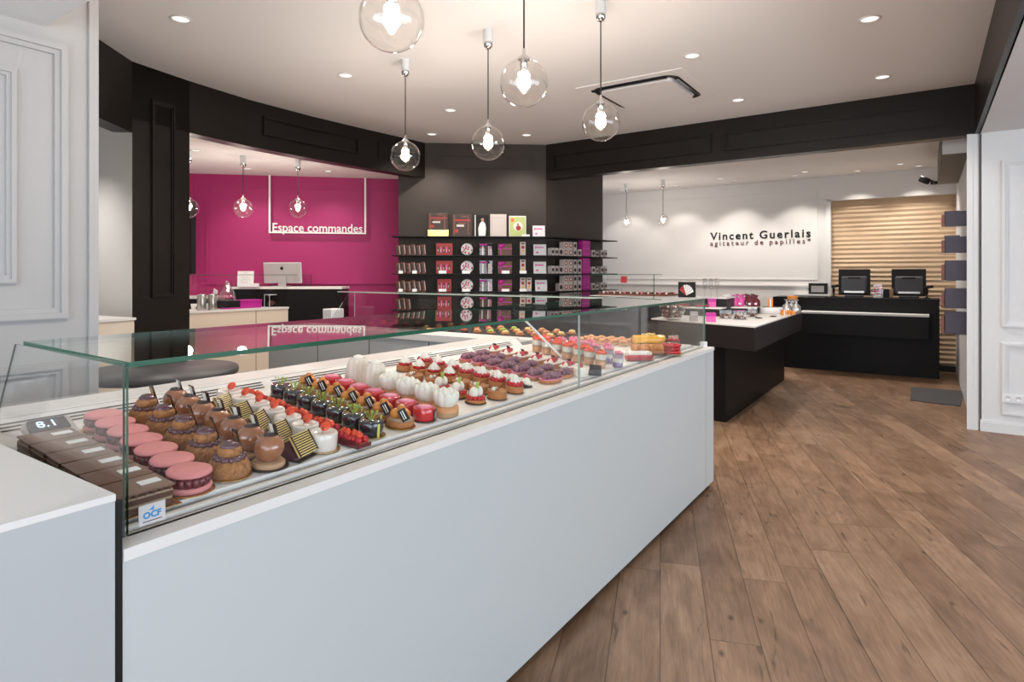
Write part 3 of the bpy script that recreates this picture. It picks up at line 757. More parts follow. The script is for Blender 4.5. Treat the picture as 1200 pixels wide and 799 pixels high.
# 15 purple berry tarts
p = empty('blueberry_boat_tart', label='', cat='tart', group='long purple berry tarts')
bt = MB('tart','rose'); n = 26
def oval(a, b, m=26): return [(a*math.copysign(abs(math.cos(2*PI*k/m))**.7, math.cos(2*PI*k/m)), b*math.copysign(abs(math.sin(2*PI*k/m))**.7, math.sin(2*PI*k/m))) for k in range(m)]
bt.prism(oval(.032,.062),0,.014).use(1).prism(oval(.033,.063),.014,.018).build('tart_shell', p)
heap(MB('blueberry'), 26, .056, .025, .0098, .010, ell=(.50,1)).build('purple_berries', p)
column(p, lin(-1.355,-1.86,7), lin(2.300,2.37,7), 'long tart heaped with frosted purple berries')
p = empty('blueberry_boat_tart', label='', cat='tart', group='second row of purple berry tarts')
MB('tart').prism(oval(.030,.056),0,.016).build('tart_shell', p)
heap(MB('blueberry'), 22, .050, .024, .0098, .010, ell=(.50,1)).build('purple_berries', p)
rr_ = column(p, lin(-1.365,-1.87,6), lin(2.438,2.50,6), 'short tart of dark purple berries beside the red berry tarts')
# 16 red berry cream tarts
p = empty('berry_cream_tart', label='', cat='tart', group='oval cream tarts with red berries')
MB('tart').prism(oval(.032,.060),0,.022).build('tart_shell', p)
MB('cream').prism(oval(.033,.062),.022,.027).build('cream_layer', p)
heap(MB('raspberry'), 8, .040, .033, .010, .006, ell=(.4,1)).build('raspberries', p)
swirl(MB('cream'), .013, .020, (0,-.022,.027)); swirl(MB('cream'), .013, .020, (0,.040,.027))
cm = MB('cream'); swirl(cm, .013, .020, (.006,-.040,.027)); swirl(cm, .013,.020,(-.006,.030,.027)); cm.build('cream_rosettes', p)
MB('choc_dark').tf(Matrix.Translation((0,.0,.045)) @ Matrix.Rotation(.6,4,'X')).box(-.010,.010,-.001,.001,-.014,.016).build('chocolate_leaf', p)
column(p, lin(-1.42,-1.90,6), lin(2.585,2.64,6), 'oval cream tart with raspberries and a chocolate leaf')
# front ones of that row
p = empty('white_dome_cake', (0,0,0), 0, 'white mousse cylinder with a single raspberry on top', 'cake')
MB('cream').lathe([(.029,0),(.031,.002),(.031,.036),(.028,.040),(0,.041)],26).build('mousse_body', p)
MB('raspberry').sph((0,0,.050),.012,12,9,(1,1,1.1)).build('raspberry', p); place(p, -1.325, 2.515)
p = empty('dark_wedge_cake', (0,0,0), 0, 'dark glazed wedge cake with a slate chocolate plate on top', 'cake')
MB('navy').tf(Matrix.Rotation(.4,4,'Z')).box(-.030,.030,-.024,.024,0,.026,.004).build('glazed_body', p)
MB('choc_dark').tf(Matrix.Rotation(.4,4,'Z') @ Matrix.Translation((0,-.010,.040)) @ Matrix.Rotation(1.05,4,'X')).box(-.028,.028,-.0012,.0012,-.026,.024).build('chocolate_plate', p); place(p, -1.29, 2.60)
# 17 verrines with orange top
def cup(r=.029, h=.075):
    g = MB('acrylic'); g.lathe([(r*.90,0),(r,h),(r-.0015,h),(r*.90-.0015,.002)], 24); return g
def verrine(name, group, layers, top, cat='dessert cup'):
    p = empty(name, label='', cat=cat, group=group)
    cup().build('cup', p)
    zs = .003; 
    for i, (m_, h_) in enumerate(layers):
        ra = .0255+.0025*zs/.07; rb = .0255+.0025*(zs+h_)/.07
        MB(m_).lathe([(ra,zs),(rb,zs+h_-.0004)],24).build(m_ == 'x' and 'layer' or 'dessert_layer', p); zs += h_
    top(zs).build('topping', p)
    return p
def top_red(z): 
    m = MB('strawberry'); m.lathe([(.028,z),(.028,z+.004),(.022,z+.009),(0,z+.010)],20); return heap(m, 6, .018, z+.010, .006, .002)
p = verrine('orange_verrine', 'orange-topped dessert cups', [('peach',.028),('tan',.010),('cream',.026),('orange',.006)], top_red)
column(p, lin(-1.36,-1.80,7), lin(2.80,2.905,7), 'clear dessert cup with orange topping over cream')
p = verrine('orange_verrine', 'second row of orange-topped dessert cups', [('yellowcream',.020),('peach',.022),('cream',.020),('orange',.006)], top_red)
column(p, lin(-1.50,-1.80,4), lin(2.90,2.99,4), 'dessert cup with orange top and yellow lower layer')
for o_ in list(col.objects):
    if o_.get('label','').startswith('dessert cup with orange top and yellow'): o_['label'] = o_['label'].replace('from the glass', 'in that row').replace('nearest the front glass','foremost in that row')
def top_violet(z): return heap(MB('rose'), 9, .018, z+.006, .008, .006)
p = verrine('violet_verrine', 'violet dessert cups', [('violet',.024),('cream',.020),('lilac',.018)], top_violet)
column(p, [-1.30,-1.39,-1.48,-1.57], [2.875,2.95,2.985,3.02], 'dessert cup with violet base, cream and pink berries on top')
# 19 pink flower cakes
p = empty('pink_flower_cake', label='', cat='cake', group='pink flower cakes behind the cups')
MB('cream').lathe([(.030,0),(.032,.003),(.032,.034),(0,.036)],24).build('cake_base', p)
fl = MB('rose','raspberry')
for ring, nn, rr2 in ((.024,8,.013),(.012,5,.012)):
    for k in range(nn):
        a = k*2*PI/nn+ring*40; fl.tf(Matrix.Translation((ring*math.cos(a), ring*math.sin(a), .044+(.024-ring)*.6)) @ Matrix.Rotation(a,4,'Z') @ Matrix.Rotation(.5,4,'Y')).sph((0,0,0), rr2, 8, 6, (.4,1,1))
fl.tf(None).use(1).sph((0,0,.056),.008,8,6).build('petals', p)
fc = column(p, [-1.46,-1.57,-1.68,-1.79,-1.52,-1.64,-1.76], [3.10,3.12,3.14,3.16,3.21,3.235,3.26], 'small round cake under pink petals')
for i, o_ in enumerate(fc):
    if i < 4: o_['label'] = 'small round cake under pink petals in the nearer row, ' + ['first','second','third','fourth'][i] + ' from the violet cups'
    else: o_['label'] = 'small round cake under pink petals in the farther row, ' + ['first','second','third'][i-4] + ' from the violet cups'
# 20 logs at the end
p = empty('berry_loaf', (0,0,0), 0, 'rectangular red berry loaf topped with round white cream pearls', 'cake')
MB('dkdisc').box(-.042,.042,-.074,.074,0,.003).build('board', p)
MB('raspberry').box(-.036,.036,-.068,.068,.003,.028,.006).build('loaf_body', p)
rb_ = MB('raspberry')
for k in range(14): rb_.sph((.035, -.065+.010*k, .024), .010, 8, 6)
rb_.build('raspberries', p)
cm = MB('cream')
for k in range(24): cm.sph((-.023+.023*(k%3)+random.uniform(-.003,.003), -.058+.0165*(k//3), .036), .0125, 10, 8, (1,1,1.15))
cm.build('cream_pearls', p); q0 = gz(748,421.5,.93); place(p, q0.x, q0.y, -.85, .927)
p = empty('choux_log', (0,0,0), 0, 'brown log of caramel choux buns behind the berry loaf', 'cake')
MB('dkdisc').box(-.048,.048,-.10,.10,0,.003).build('board', p)
MB('tart').box(-.038,.038,-.09,.09,.003,.030,.010).build('log_body', p)
cc = MB('choux')
for k in range(16): cc.sph((-.018+.036*(k%2), -.080+.022*(k//2), .042), .0195, 12, 9)
cc.build('choux_buns', p)
MB('choc_dark').tube([(-.02,-.06,.06),(.0,.0,.068),(.02,.07,.062)], .0015, 6).build('chocolate_thread', p); q0 = gz(759,415.5,.931); place(p, q0.x, q0.y, -.85, .9312)
p = empty('yellow_glazed_log', (0,0,0), 0, 'bright yellow glazed log cake behind the choux log', 'cake')
MB('gold').box(-.045,.045,-.115,.115,0,.003).build('board', p)
vsl = MB('yellow').tf(Matrix.Translation((0,0,.035)) @ Matrix.Rotation(PI/2,4,'X')); vsl.lathe([(0,-.108),(.030,-.106),(.033,-.10),(.033,.10),(.030,.106),(0,.108)],24); vsl.tf(None).build('glazed_body', p)
heap(MB('yellowcream'), 10, .05, .07, .008, .004, ell=(.4,1)).build('cream_dots', p); q0 = gz(760,404.5,.931); place(p, q0.x, q0.y, -.90, .9312)
p = empty('berry_macaron_cake', (0,0,0), 0, 'large coral red macaron cake at the far corner of the case', 'cake')
disc(MB('gold'), .068).build('board', p)
MB('redbright').lathe([(.050,.002),(.060,.006),(.060,.014),(.052,.018),(.046,.020)],30).lathe([(.050,.042),(.062,.046),(.063,.052),(.050,.060),(0,.062)],30).build('coral_shells', p)
mm = MB('raspberry')
for k in range(18): mm.sph((.046*math.cos(k*PI/9), .046*math.sin(k*PI/9), .031), .0115, 8, 6)
mm.build('raspberry_ring', p)
MB('choc_dark').tube([(-.02,-.03,.062),(-.03,0,.085),(0,.02,.09),(.02,-.01,.064)], .0014, 6).build('chocolate_thread', p); q0 = gz(786,414,.931); place(p, q0.x, q0.y, 0, .9312)
p = empty('berry_garland_cake', (0,0,0), 0, 'round dark berry cake with looping chocolate threads beside the yellow log', 'cake')
disc(MB('dkdisc'), .05).build('board', p)
MB('choc').lathe([(.040,.002),(.042,.030),(0,.032)],24).build('cake_base', p)
heap(MB('raspberry','blueberry'), 14, .034, .040, .010, .010).build('berries', p)
th = MB('cream')
for k in range(3): th.tube([(.03*math.cos(a*.5+k), .03*math.sin(a*.5+k), .055+.014*math.sin(a+k)) for a in range(12)], .0012, 6)
th.build('sugar_threads', p); q0 = gz(789,405.5,.931); place(p, q0.x, q0.y, 0, .9312)
tg = MB('acrylic').box(-.001,.001,-.022,.022,0,.030).box(-.012,.012,-.022,.022,0,.0015).build('price_tag'); tag(tg, 'small clear acrylic price holder in front of the choux log', 'price tag'); place(tg, -1.262, 3.25, .2)
tg = MB('acrylic','black').box(-.001,.001,-.018,.018,0,.028).box(-.012,.012,-.018,.018,0,.0015).build('price_tag'); tag(tg, 'small clear acrylic price holder beside the coral macaron cake', 'price tag'); place(tg, -1.275, 3.70, -.1)
# puffs at the rear corner
p = empty('golden_cream_puff', label='', cat='pastry', group='golden cream puffs at the case corner')
MB('tan').lathe([(.028,0),(.031,.010),(.028,.018),(0,.019)],20).build('pastry_base', p)
heap(MB('peach'), 6, .018, .026, .012, .008).build('cream_pearls', p)
spots = [(-1.50+.001*k, 0) for k in range(0)]
gp = []
for r_ in range(3):
    for c2 in range(5): gp.append((-1.63-.078*c2, 3.70+.080*r_))
rows3 = ['row nearest the logs','middle row','row along the outer glass']; c5 = ['first','second','third','fourth','fifth']
for i, (x, y) in enumerate(gp):
    o = p if i == 0 else copy_tree(p); o.location = (x, y, .932); o.rotation_euler = (0,0,random.random()*3)
    o['label'] = f'golden cream puff at the case corner, {c5[i%5]} in the {rows3[i//5]}'
# pink ribbed sweet boxes between deck and arm
for i, (x, y, s_, lb) in enumerate([(-1.845,3.06,.05,'small bright pink gift cube beside the orange dessert cups'),(-1.90,3.17,.045,'small bright pink gift cube at the inner corner of the case')]):
    q_ = MB('magenta2','rose').box(-s_/2,s_/2,-s_/2,s_/2,0,s_,.003).use(1).box(-s_/2-.001,s_/2+.001,-.004,.004,0,s_+.001).build('pink_gift_cube', None, (x,y,zdeck(-1.9)+.006)); tag(q_, lb, 'box', 'small pink gift cubes in the case')
# arm pastries
def tartlet(name, base, top, cat, group):
    p = empty(name, label='', cat=cat, group=group)
    MB(base).lathe([(.026,0),(.031,.004),(.033,.018),(.029,.018),(0,.016)],18).build('tart_shell', p)
    heap(MB(top), 7, .019, .022, .0095, .006).build('topping', p); return p
kinds = [('peach_tartlet','tart','peach','golden peach tartlet'),('lemon_tartlet','tart','yellowcream','lemon cream tartlet'),('berry_tartlet','choc','raspberry','red berry tartlet'),('pistachio_tartlet','tart','green','green pistachio tartlet'),('orange_tartlet','choc','orange','bright orange tartlet'),('chocolate_tartlet','choc','choc_dark','dark chocolate tartlet')]
protos = [tartlet(k[0],k[1],k[2],'tartlet','tartlets on the black deck of the side arm') for k in kinds]
used_ = set(); rowsn = ['row nearest the staff side','second row','third row','row along the outer glass']
order = [1,0,0,1,3,0,4,2,4,1,5,5,2,5,4,5,2,5,5,2]
cnt = {}
for c2 in range(20):
    x = -2.12 - .125*c2
    for r_ in range(3):
        k = order[c2]; pr = protos[k]; o = pr if k not in used_ else copy_tree(pr); used_.add(k)
        o.location = (x, 3.60+.15*r_, .963); o.rotation_euler = (0,0,random.random()*3)
        cnt.setdefault(c2, 0)
        w_ = ['first','second','third','fourth','fifth','sixth','seventh','eighth','ninth','tenth','eleventh','twelfth','thirteenth','fourteenth','fifteenth','sixteenth','seventeenth','eighteenth','nineteenth','twentieth'][c2]
        o['label'] = f"{kinds[k][3]} on the side arm, {w_} from the corner, {['inner','middle','outer'][r_]} row"

# ================================================================= LEFT UNIT, TABLE
u = empty('end_counter', (-1.16,-.2,0), 0, 'low white counter with pale top butting against the pastry case end', 'counter')
MB('unit_front').box(-1.05,-.001,-.9,.692,.05,1.008,.0).build('body', u)
MB('solid_white').box(-1.06,.0,-.9,.6935,1.008,1.02,.001).build('top', u)
MB('black').box(-1.0,-.05,-.85,.65,0,.05).build('plinth', u)
vz = MB('acrylic').lathe([(.035,0),(.05,.01),(.052,.10),(.048,.13),(.044,.13),(.048,.10),(.046,.012),(0,.008)],24).build('glass_jar', None, (-1.985,.435,1.0205)); tag(vz, 'clear glass jar at the edge of the end counter', 'jar')
t = empty('round_table', (-3.80,1.86,0), 0, 'dark grey round table standing behind the pastry case', 'table')
MB('table_grey').lathe([(.40,.79),(.425,.795),(.43,.81),(.425,.83),(0,.83)],40).build('tabletop', t)
MB('black').lathe([(.20,0),(.22,.01),(.20,.02),(.035,.03),(.03,.78),(.10,.789)],24).build('pedestal', t)
b_ = empty('cream_cabinet', (-5.75,2.10,0), .12, 'cream cabinet in the recess beside the black pillar', 'cabinet')
MB('beige').box(-.5,.5,-.22,.22,.06,1.03).build('body', b_); MB('solid_white').box(-.51,.51,-.23,.23,1.03,1.05).build('top', b_); MB('black').box(-.48,.48,-.2,.2,0,.06).build('plinth', b_)

# ================================================================= PENDANTS & LIGHTS
def pendant(loc, zc, R, label, group, power=0, full=True):
    x, y, z = loc
    p = empty('globe_pendant', (x,y,z), 0, label, 'pendant lamp', group)
    cn = MB('plastic_white','chrome').lathe([(.033,zc-z-.09),(.035,zc-z)],20).use(1).lathe([(0,zc-z-.135),(.018,zc-z-.132),(.030,zc-z-.115),(.034,zc-z-.09),(.034,zc-z-.0895)],20); cn.build('canopy', p)
    MB('cord').tube([(0,0,R+.03),(0,0,zc-z-.13)], .0042, 8).build('cord', p)
    hd_ = MB('chrome').lathe([(.006,R+.05),(.008,R+.02),(.030,R+.004),(.032,R-.004)],16).lathe([(.018,R-.004),(.018,R-.055),(.014,R-.058)],16).build('lamp_holder', p)
    g = MB('glass_globe'); g.lathe([(R*math.sin(t),-R*math.cos(t)) for t in [PI*i/22 for i in range(22)]]+[(.030,R*.97)],36); g.build('glass_globe', p)
    s_ = R/.12*(1.2 if R > .115 else .9)
    bu = MB('bulb'); bu.lathe([(0,-.034*s_),(.015*s_,-.029*s_),(.025*s_,-.016*s_),(.028*s_,0),(.023*s_,.016*s_),(.012*s_,.034*s_),(.010*s_,.046*s_)],16); bu.build('bulb', hd_)
    link_light('bulb_glow', 'POINT', (x,y,z-.05*s_), energy=power, color=(1,.91,.82), shadow_soft_size=.05)
    return p
def Dz(y, z): return F*(H-z)/(y-HY)
main = [(459,22,2.25,'largest glass globe pendant, cut by the top edge of the photo'),(475,183,4.92,'glass globe pendant hanging in front of the magenta room, lowest of the five'),(572,168,4.32,'glass globe pendant hanging in front of the dark panelled corner'),(614,97,3.05,'glass globe pendant whose canopy lies outside the photo, over the case middle'),(704,143,3.85,'glass globe pendant hanging before the ceiling cassette')]
for x, y, D, lb in main:
    pendant(atd(x,y,D), ZC, .12, lb, 'clear globe pendants in the main room', 18)
for x, y, D, lb in [(221,244,6.76,'small globe pendant half hidden by the black pillar'),(285,244,7.0,'small globe pendant in the middle of the magenta room'),(349,244.5,7.25,'small globe pendant in front of the hanging sign frame')]:
    pendant(atd(x,y,D), ZA, .108, lb, 'small globe pendants in the magenta room', 9)
for x, y, D, lb in [(734,261,10.4,'tiny globe pendant in the back room nearer the dark shelf wall'),(777,259,10.0,'tiny globe pendant in the back room nearer the shop lettering')]:
    pendant(atd(x,y,D), ZR, .105, lb, 'globe pendants in the back room', 9)
dls = [(212,22,ZC,'above the left wall'),(405,88,ZC,'left of the round pendants over the case'),(528,129,ZC,'between two of the globe pendants'),(506,157,ZC,'close to the dark panelled corner'),(617,158,ZC,'nearest the corner of the two dark beams'),(811,65,ZC,'above the ceiling cassette'),(1019,22,ZC,'nearest the right-hand dark beam at the top'),(1034,90,ZC,'close to the right end of the back beam'),(865,117,ZC,'beside the ceiling cassette near the back beam')]
def downlight(P, lb, energy, r=.055, blend=.7, size=2.2, colr=(1,.93,.85)):
    p = empty('recessed_downlight', P, 0, 'recessed ceiling downlight ' + lb, 'downlight', 'recessed ceiling downlights')
    MB('white').lathe([(r+.014,-.001),(r+.012,-.006),(r,-.006),(r-.002,-.001)],24).build('trim_ring', p)
    MB('lamp_lens').lathe([(0,-.0025),(r-.002,-.002)],24).build('lens', p)
    link_light('downlight_beam', 'SPOT', (P[0],P[1],P[2]-.03), (0,0,0), energy, colr, spot_size=size, spot_blend=blend, shadow_soft_size=.04)
for x, y, z, lb in dls:
    downlight(gz(x,y,z), lb, 62)
for x, y, lb in ((844,209,'in the back room, first of three'),(943,201,'in the back room, middle of three'),(1055,192,'in the back room near the timber wall')):
    downlight(gz(x,y,ZR), lb, 55, .045)
bk = [(-4.6,10.35),(-3.6,10.35),(-2.6,10.35),(-1.7,10.35),(-.85,10.4),(-.1,10.4)]
for i,(x,y) in enumerate(bk):
    downlight(Vector((x,y,ZR)), 'washing the back wall, %s from the shelf wall' % c5[min(i,4)] if i < 5 else 'washing the timber wall near the partition', 17 if i<4 else 17, .04, .35, 1.75)
for i,(x,y) in enumerate([(-7.2,4.6),(-6.5,5.3),(-6.6,3.6),(-7.6,3.4),(-6.0,4.7)]):
    downlight(Vector((x,y,ZA)), 'added in the magenta room, %s from the black pillar side' % ['fourth','second','third','fifth','first'][i], 25, .045)  # added lamps that set the brightness of the magenta wall
downlight(Vector((-6.3,1.75,ZA)), 'added to brighten the recess over the cream cabinet', 70, .045)  # added lamp, only there to brighten the dim recess
# daylight through the shop front
link_light('daylight', 'AREA', (.8,-2.55,1.30), (math.radians(-103),0,PI), 150, (.82,.91,1.0), shape='RECTANGLE', size=7.2, size_y=1.9)
link_light('side_fill', 'AREA', (4.40,2.0,1.6), (0,math.radians(100),0), 190, (.76,.88,1.0), shape='RECTANGLE', size=1.9, size_y=5.5)  # added fill lamp before the solid side wall, no window there

# ================================================================= CEILING CASSETTE
def rrect(a, r, n=8):
    out = []
    for cx, cy, s0 in ((a-r,a-r,0),(-a+r,a-r,PI/2),(-a+r,-a+r,PI),(a-r,-a+r,1.5*PI)):
        for k in range(n+1): out.append((cx+r*math.cos(s0+k*PI/2/n), cy+r*math.sin(s0+k*PI/2/n)))
    return out
cc_ = (gz(699,110,ZC)+gz(825,113,ZC)); ctr = Vector((-2.19,5.52,ZC))
p = empty('ceiling_cassette', ctr, 0, 'square white ceiling air conditioner with a rounded dark slot', 'air conditioner')
MB('ceil').box(-.50,.50,-.50,.50,-.008,-.0005,.002).build('cover_plate', p)
sl = MB('black'); a = rrect(.41,.12); b = rrect(.355,.08); n = len(a)
sl._add([(x,y,-.009) for x,y in a]+[(x,y,-.009) for x,y in b]+[(x,y,-.0095-.0) for x,y in a], [(i,n+i,n+(i+1)%n,(i+1)%n) for i in range(n)])
for i in range(n):
    pass
sl.build('air_slot', p)
MB('ceil').prism(rrect(.345,.08), -.034, -.010).build('centre_plate', p)
MB('black_gloss').tf(Matrix.Translation((0,0,0))).prism([(-.40,-.375),(.32,-.375),(.32,-.345),(-.40,-.345)], -.024, -.009).prism([(.375,-.30),(.40,-.30),(.40,.28),(.375,.28)], -.024,-.009).build('louvre_blade', p)

# ================================================================= HANGING SIGN
def kp(x, y, offn=.06): P_ = KA + KN*offn; return atline(x, y, P_, KE)
a, b = kp(316,272), kp(428,273.5)
sg = empty('hanging_sign', (a.x,a.y,ZA), 0, 'thin white hanging frame with Espace commandes lettering before the magenta wall', 'sign')
al = Vector((a.x,a.y,0)); bl2 = Vector((b.x,b.y,0)); ex = (bl2-al).normalized(); wd = (bl2-al).length
zl = a.z - ZA
rz_ = math.atan2(ex.y, ex.x); sg.rotation_euler = (0,0,rz_)
MB('white').box(-.012,.012,-.008,.008,zl,0).build('hanging_rod', sg); MB('white').box(wd-.012,wd+.012,-.008,.008,zl,0).build('hanging_rod', sg)
MB('white').box(-.012,wd+.012,-.010,.010,zl-.012,zl+.008).build('bottom_bar', sg)
tm = text_mesh('Espace commandes', .168, .008, 'white', 'lettering', sg, basis((0,0,0),(1,0,0)), 1.0, .0015)
w_ = text_width(tm.data); x_min = min(v.co.x for v in tm.data.vertices); sc_ = (wd*.94)/w_
tm.data.transform(Matrix.Translation((wd*.03,0,zl+.010)) @ Matrix.Diagonal((sc_,1,1,1)) @ Matrix.Translation((-x_min,0,0)))
# shop lettering on the back wall
def wall_text(body, xa, xb, yb_, yt, m, name, label, spacing, bold):
    a = aty(xa,yb_,10.8); b = aty(xb,yb_,10.8); hgt = aty(xa,yt,10.8).z - a.z
    base = empty(name, (a.x,10.797,a.z), 0, label, 'sign')
    t1 = text_mesh(body, hgt/.70, 0, m, 'x', None, Matrix.Identity(4), 1.0, bold); t2 = text_mesh(body, hgt/.70, 0, m, 'x', None, Matrix.Identity(4), 2.0, bold)
    w1, w2 = text_width(t1.data), text_width(t2.data)
    for q in (t1, t2): bpy.data.objects.remove(q)
    spacing = 1 + ((b.x-a.x)-w1)/(w2-w1)
    tm = text_mesh(body, hgt/.70, .002, m, 'lettering', base, basis((0,0,0),(1,0,0)), spacing, bold)
    w = text_width(tm.data); xm = min(v.co.x for v in tm.data.vertices); s = (b.x-a.x)/w
    tm.data.transform(Matrix.Translation((0,-.002,0)) @ Matrix.Diagonal((s,1,1,1)) @ Matrix.Translation((-xm,0,0)))
wall_text('Vincent Guerlais', 832.5, 950, 281.2, 272.6, 'black', 'wall_lettering', 'black raised letters spelling the shop name on the white back wall', 1.35, .004)
wall_text('agitateur de papilles*', 832.5, 950, 288.0, 282.6, 'redtext', 'slogan_lettering', 'small dark red letters of the slogan below the shop name', 1.7, .001)

# ================================================================= SHELF WALL
SZ = [1.883, 1.640, 1.405, 1.175, .940]
SO = .13
def dp(x, y, o=SO): return atline(x, y, DB + DN*o, DE)
WA, WB_ = Vector((-4.2,7.01)), Vector((-3.99,8.3)); WE = (WB_-WA).normalized(); WN = Vector((WE.y,-WE.x))
def wp(x, y, o=SO): return atline(x, y, WA + WN*o, WE)
sl0 = dp(459,300,.26).xy; 
corner = DB + DN*.0
import mathutils
def isect(P, E1, Q, E2):
    d = E1.x*E2.y-E1.y*E2.x; w = Q-P; t_ = (w.x*E2.y-w.y*E2.x)/d; return P+E1*t_
ci = isect(DB+DN*.26, DE, WA+WN*.26, WE)
sEnd = WB_+WN*.26
back0 = sl0 - DN*.26
sn = ['topmost','second highest','middle','second lowest','lowest']
for i, z in enumerate(SZ):
    o = MB('black').prism([tuple(sl0), tuple(ci), tuple(sEnd), tuple(WB_+WN*.004), tuple(WA+WN*.004+DN*.004), tuple(back0+DN*.004)], z-.012, z).build('wall_shelf')
    tag(o, f'{sn[i]} thin dark shelf wrapping the charcoal corner wall', 'shelf', 'dark wall shelves round the corner')
rzD = math.atan2(DE.y, DE.x); rzW = math.atan2(WE.y, WE.x)
def on_shelf(kind, px0, px1, pyt, si, wing, label, cat, group, o=.12, mats=None, thick=.05):
    """an object standing on shelf si between photo columns px0..px1, its top seen at pyt; built by kind"""
    f_ = wp if wing else dp; rz = rzW if wing else rzD; z = SZ[si]
    a = f_(px0, pyt, o+.06); b = f_(px1, pyt, o+.06); c = (a+b)/2; w = (b.xy-a.xy).length; h = max(.03, c.z - z)
    nn = WN if wing else DN
    base = c.xy - nn*(thick/2)
    p = empty(kind, (base.x, base.y, z+.0006), rz, label, cat, group)
    SHAPES[kind](p, w, h, thick); return p
def sh_giftbook(p, w, h, t):
    MB('darkprint').box(-w/2,w/2,-t/2,t/2,h*.28 if p.get('gold') else 0,h,.003).build('box_body', p)
    fr = MB('red','brownprint','gold','offwhite')
    y = -t/2-.0006; z0 = h*.28 if p.get('gold') else h*.03
    fr.box(-w*.42,w*.42,y,-t/2,z0+(h-z0)*.68,z0+(h-z0)*.76).use(1).box(-w*.44,-w*.36,y,-t/2,z0+.01,h*.95).box(w*.28,w*.34,y,-t/2,z0+.01,h*.95).box(-w*.2,w*.2,y,-t/2,z0+(h-z0)*.55,z0+(h-z0)*.62)
    fr.use(3).box(-w*.28,w*.1,y,-t/2,z0+(h-z0)*.42,z0+(h-z0)*.52).use(1).box(-w*.05,w*.25,y,-t/2,z0+(h-z0)*.86,z0+(h-z0)*.92).use(0).box(-w*.4,-w*.2,y,-t/2,z0+(h-z0)*.15,z0+(h-z0)*.3)
    fr.build('printed_cover', p)
    if p.get('gold'): MB('gold').box(-w/2-.002,w/2+.002,-t/2-.002,t/2+.002,0,h*.28,.002).build('gold_band', p)
def sh_portrait(p, w, h, t):
    MB('black').box(-w/2,w/2,-t/2,t/2,0,h,.002).build('cover', p)
    MB('white').box(-w/2-.012,-w/2-.001,-t/2,t/2,0,h).build('spine', p)
    y = -t/2-.001
    def Fp(mb, pts): return mb._add([(x*w,y,z*h) for x,z in pts]+[(x*w,-t/2+.0005,z*h) for x,z in pts], [tuple(range(len(pts)))]+[(i,len(pts)+i,len(pts)+(i+1)%len(pts),(i+1)%len(pts)) for i in range(len(pts))])
    Fp(MB('white'), [(-.26,.03),(.28,.03),(.33,.40),(.27,.60),(.12,.70),(-.02,.70),(-.18,.60),(-.30,.38)]).build('printed_jacket', p)
    m = MB('skin','black'); Fp(m, [(-.04,.68),(.13,.68),(.17,.80),(.12,.88),(-.04,.88),(-.08,.80)]); m.use(1); Fp(m, [(-.08,.84),(.17,.84),(.13,.92),(-.04,.92)]); m.build('printed_head', p)
def sh_whitebook(p, w, h, t):
    MB('offwhite').box(-w/2,w/2,-t/2,t/2,0,h,.003).build('cover', p)
    MB('grey_card').box(-w*.36,w*.36,-t/2-.0006,-t/2,h*.84,h*.85).box(-w*.40,-w*.385,-t/2-.0006,-t/2,h*.08,h*.93).build('printed_rule', p)
def sh_greenbook(p, w, h, t):
    MB('white').box(-w/2,w/2,-t/2,t/2,0,h,.002).build('cover', p)
    m = MB('lime','cream','red','orange'); m.box(-w*.46,w*.46,-t/2-.0005,-t/2,h*.03,h*.95)
    T_ = Matrix.Translation((.03*w,-t/2-.0008,h*.5)) @ Matrix.Rotation(PI/2,4,'X')
    m.use(1).tf(T_).cyl(w*.27,0,.0004,20).use(2).tf(Matrix.Translation((.05*w,-t/2-.0014,h*.42)) @ Matrix.Rotation(PI/2,4,'X')).cyl(w*.15,0,.0004,14).tf(Matrix.Translation((.02*w,-t/2-.0014,h*.60)) @ Matrix.Rotation(PI/2,4,'X')).cyl(w*.06,0,.0004,10)
    m.use(3).tf(Matrix.Translation((-.30*w,-t/2-.0010,h*.80)) @ Matrix.Rotation(PI/2,4,'X')).cyl(w*.11,0,.0004,12); m.tf(None); m.build('printed_cover', p)
def sh_card(p, w, h, t):
    lean = Matrix.Rotation(-.15,4,'X')
    MB('white').tf(lean).box(-w/2,w/2,-.004,.004,0,h).build('card', p)
    m = MB('magenta2').tf(lean); m.box(-w*.33,w*.30,-.0048,-.004,h*.66,h*.76).box(-w*.30,-w*.12,-.0048,-.004,h*.20,h*.34).box(-w*.36,-w*.30,-.0048,-.004,h*.60,h*.82); m.build('print', p)
def sh_price(p, w, h, t): MB('white').tf(Matrix.Rotation(-.2,4,'X')).box(-w/2,w/2,-.002,.002,0,h).build('card', p); MB('acrylic').box(-w/2,w/2,-.003,.015,0,.002).build('foot', p)
def sh_bars(p, w, h, t):
    n = 1; MB('brownprint','darkprint','offwhite').tf(Matrix.Rotation(-.12,4,'Y')).box(-w/2,w/2,-t/2,t/2,0,h*.97,.003).use(1).box(-w*.50-.001,-w*.05,-t/2-.001,t/2,h*.12,h*.82).use(2).box(w*.28,w*.44,-t/2-.0008,-t/2,h*.1,h*.9).build('box_body', p)
def sh_redbox(p, w, h, t):
    MB('red').box(-w/2,w/2,-t/2,t/2,0,h,.002).build('box_body', p)
    m = MB('darkprint','magenta2','cream')
    for k in range(5): m.use(k%2).box(-w*.42+k*w*.17,-w*.42+k*w*.17+w*.09,-t/2-.001,-t/2,h*.22,h*.70); m.use(2).box(-w*.40+k*w*.17,-w*.40+k*w*.17+w*.03,-t/2-.0016,-t/2-.001,h*.3,h*.5)
    m.build('window_print', p)
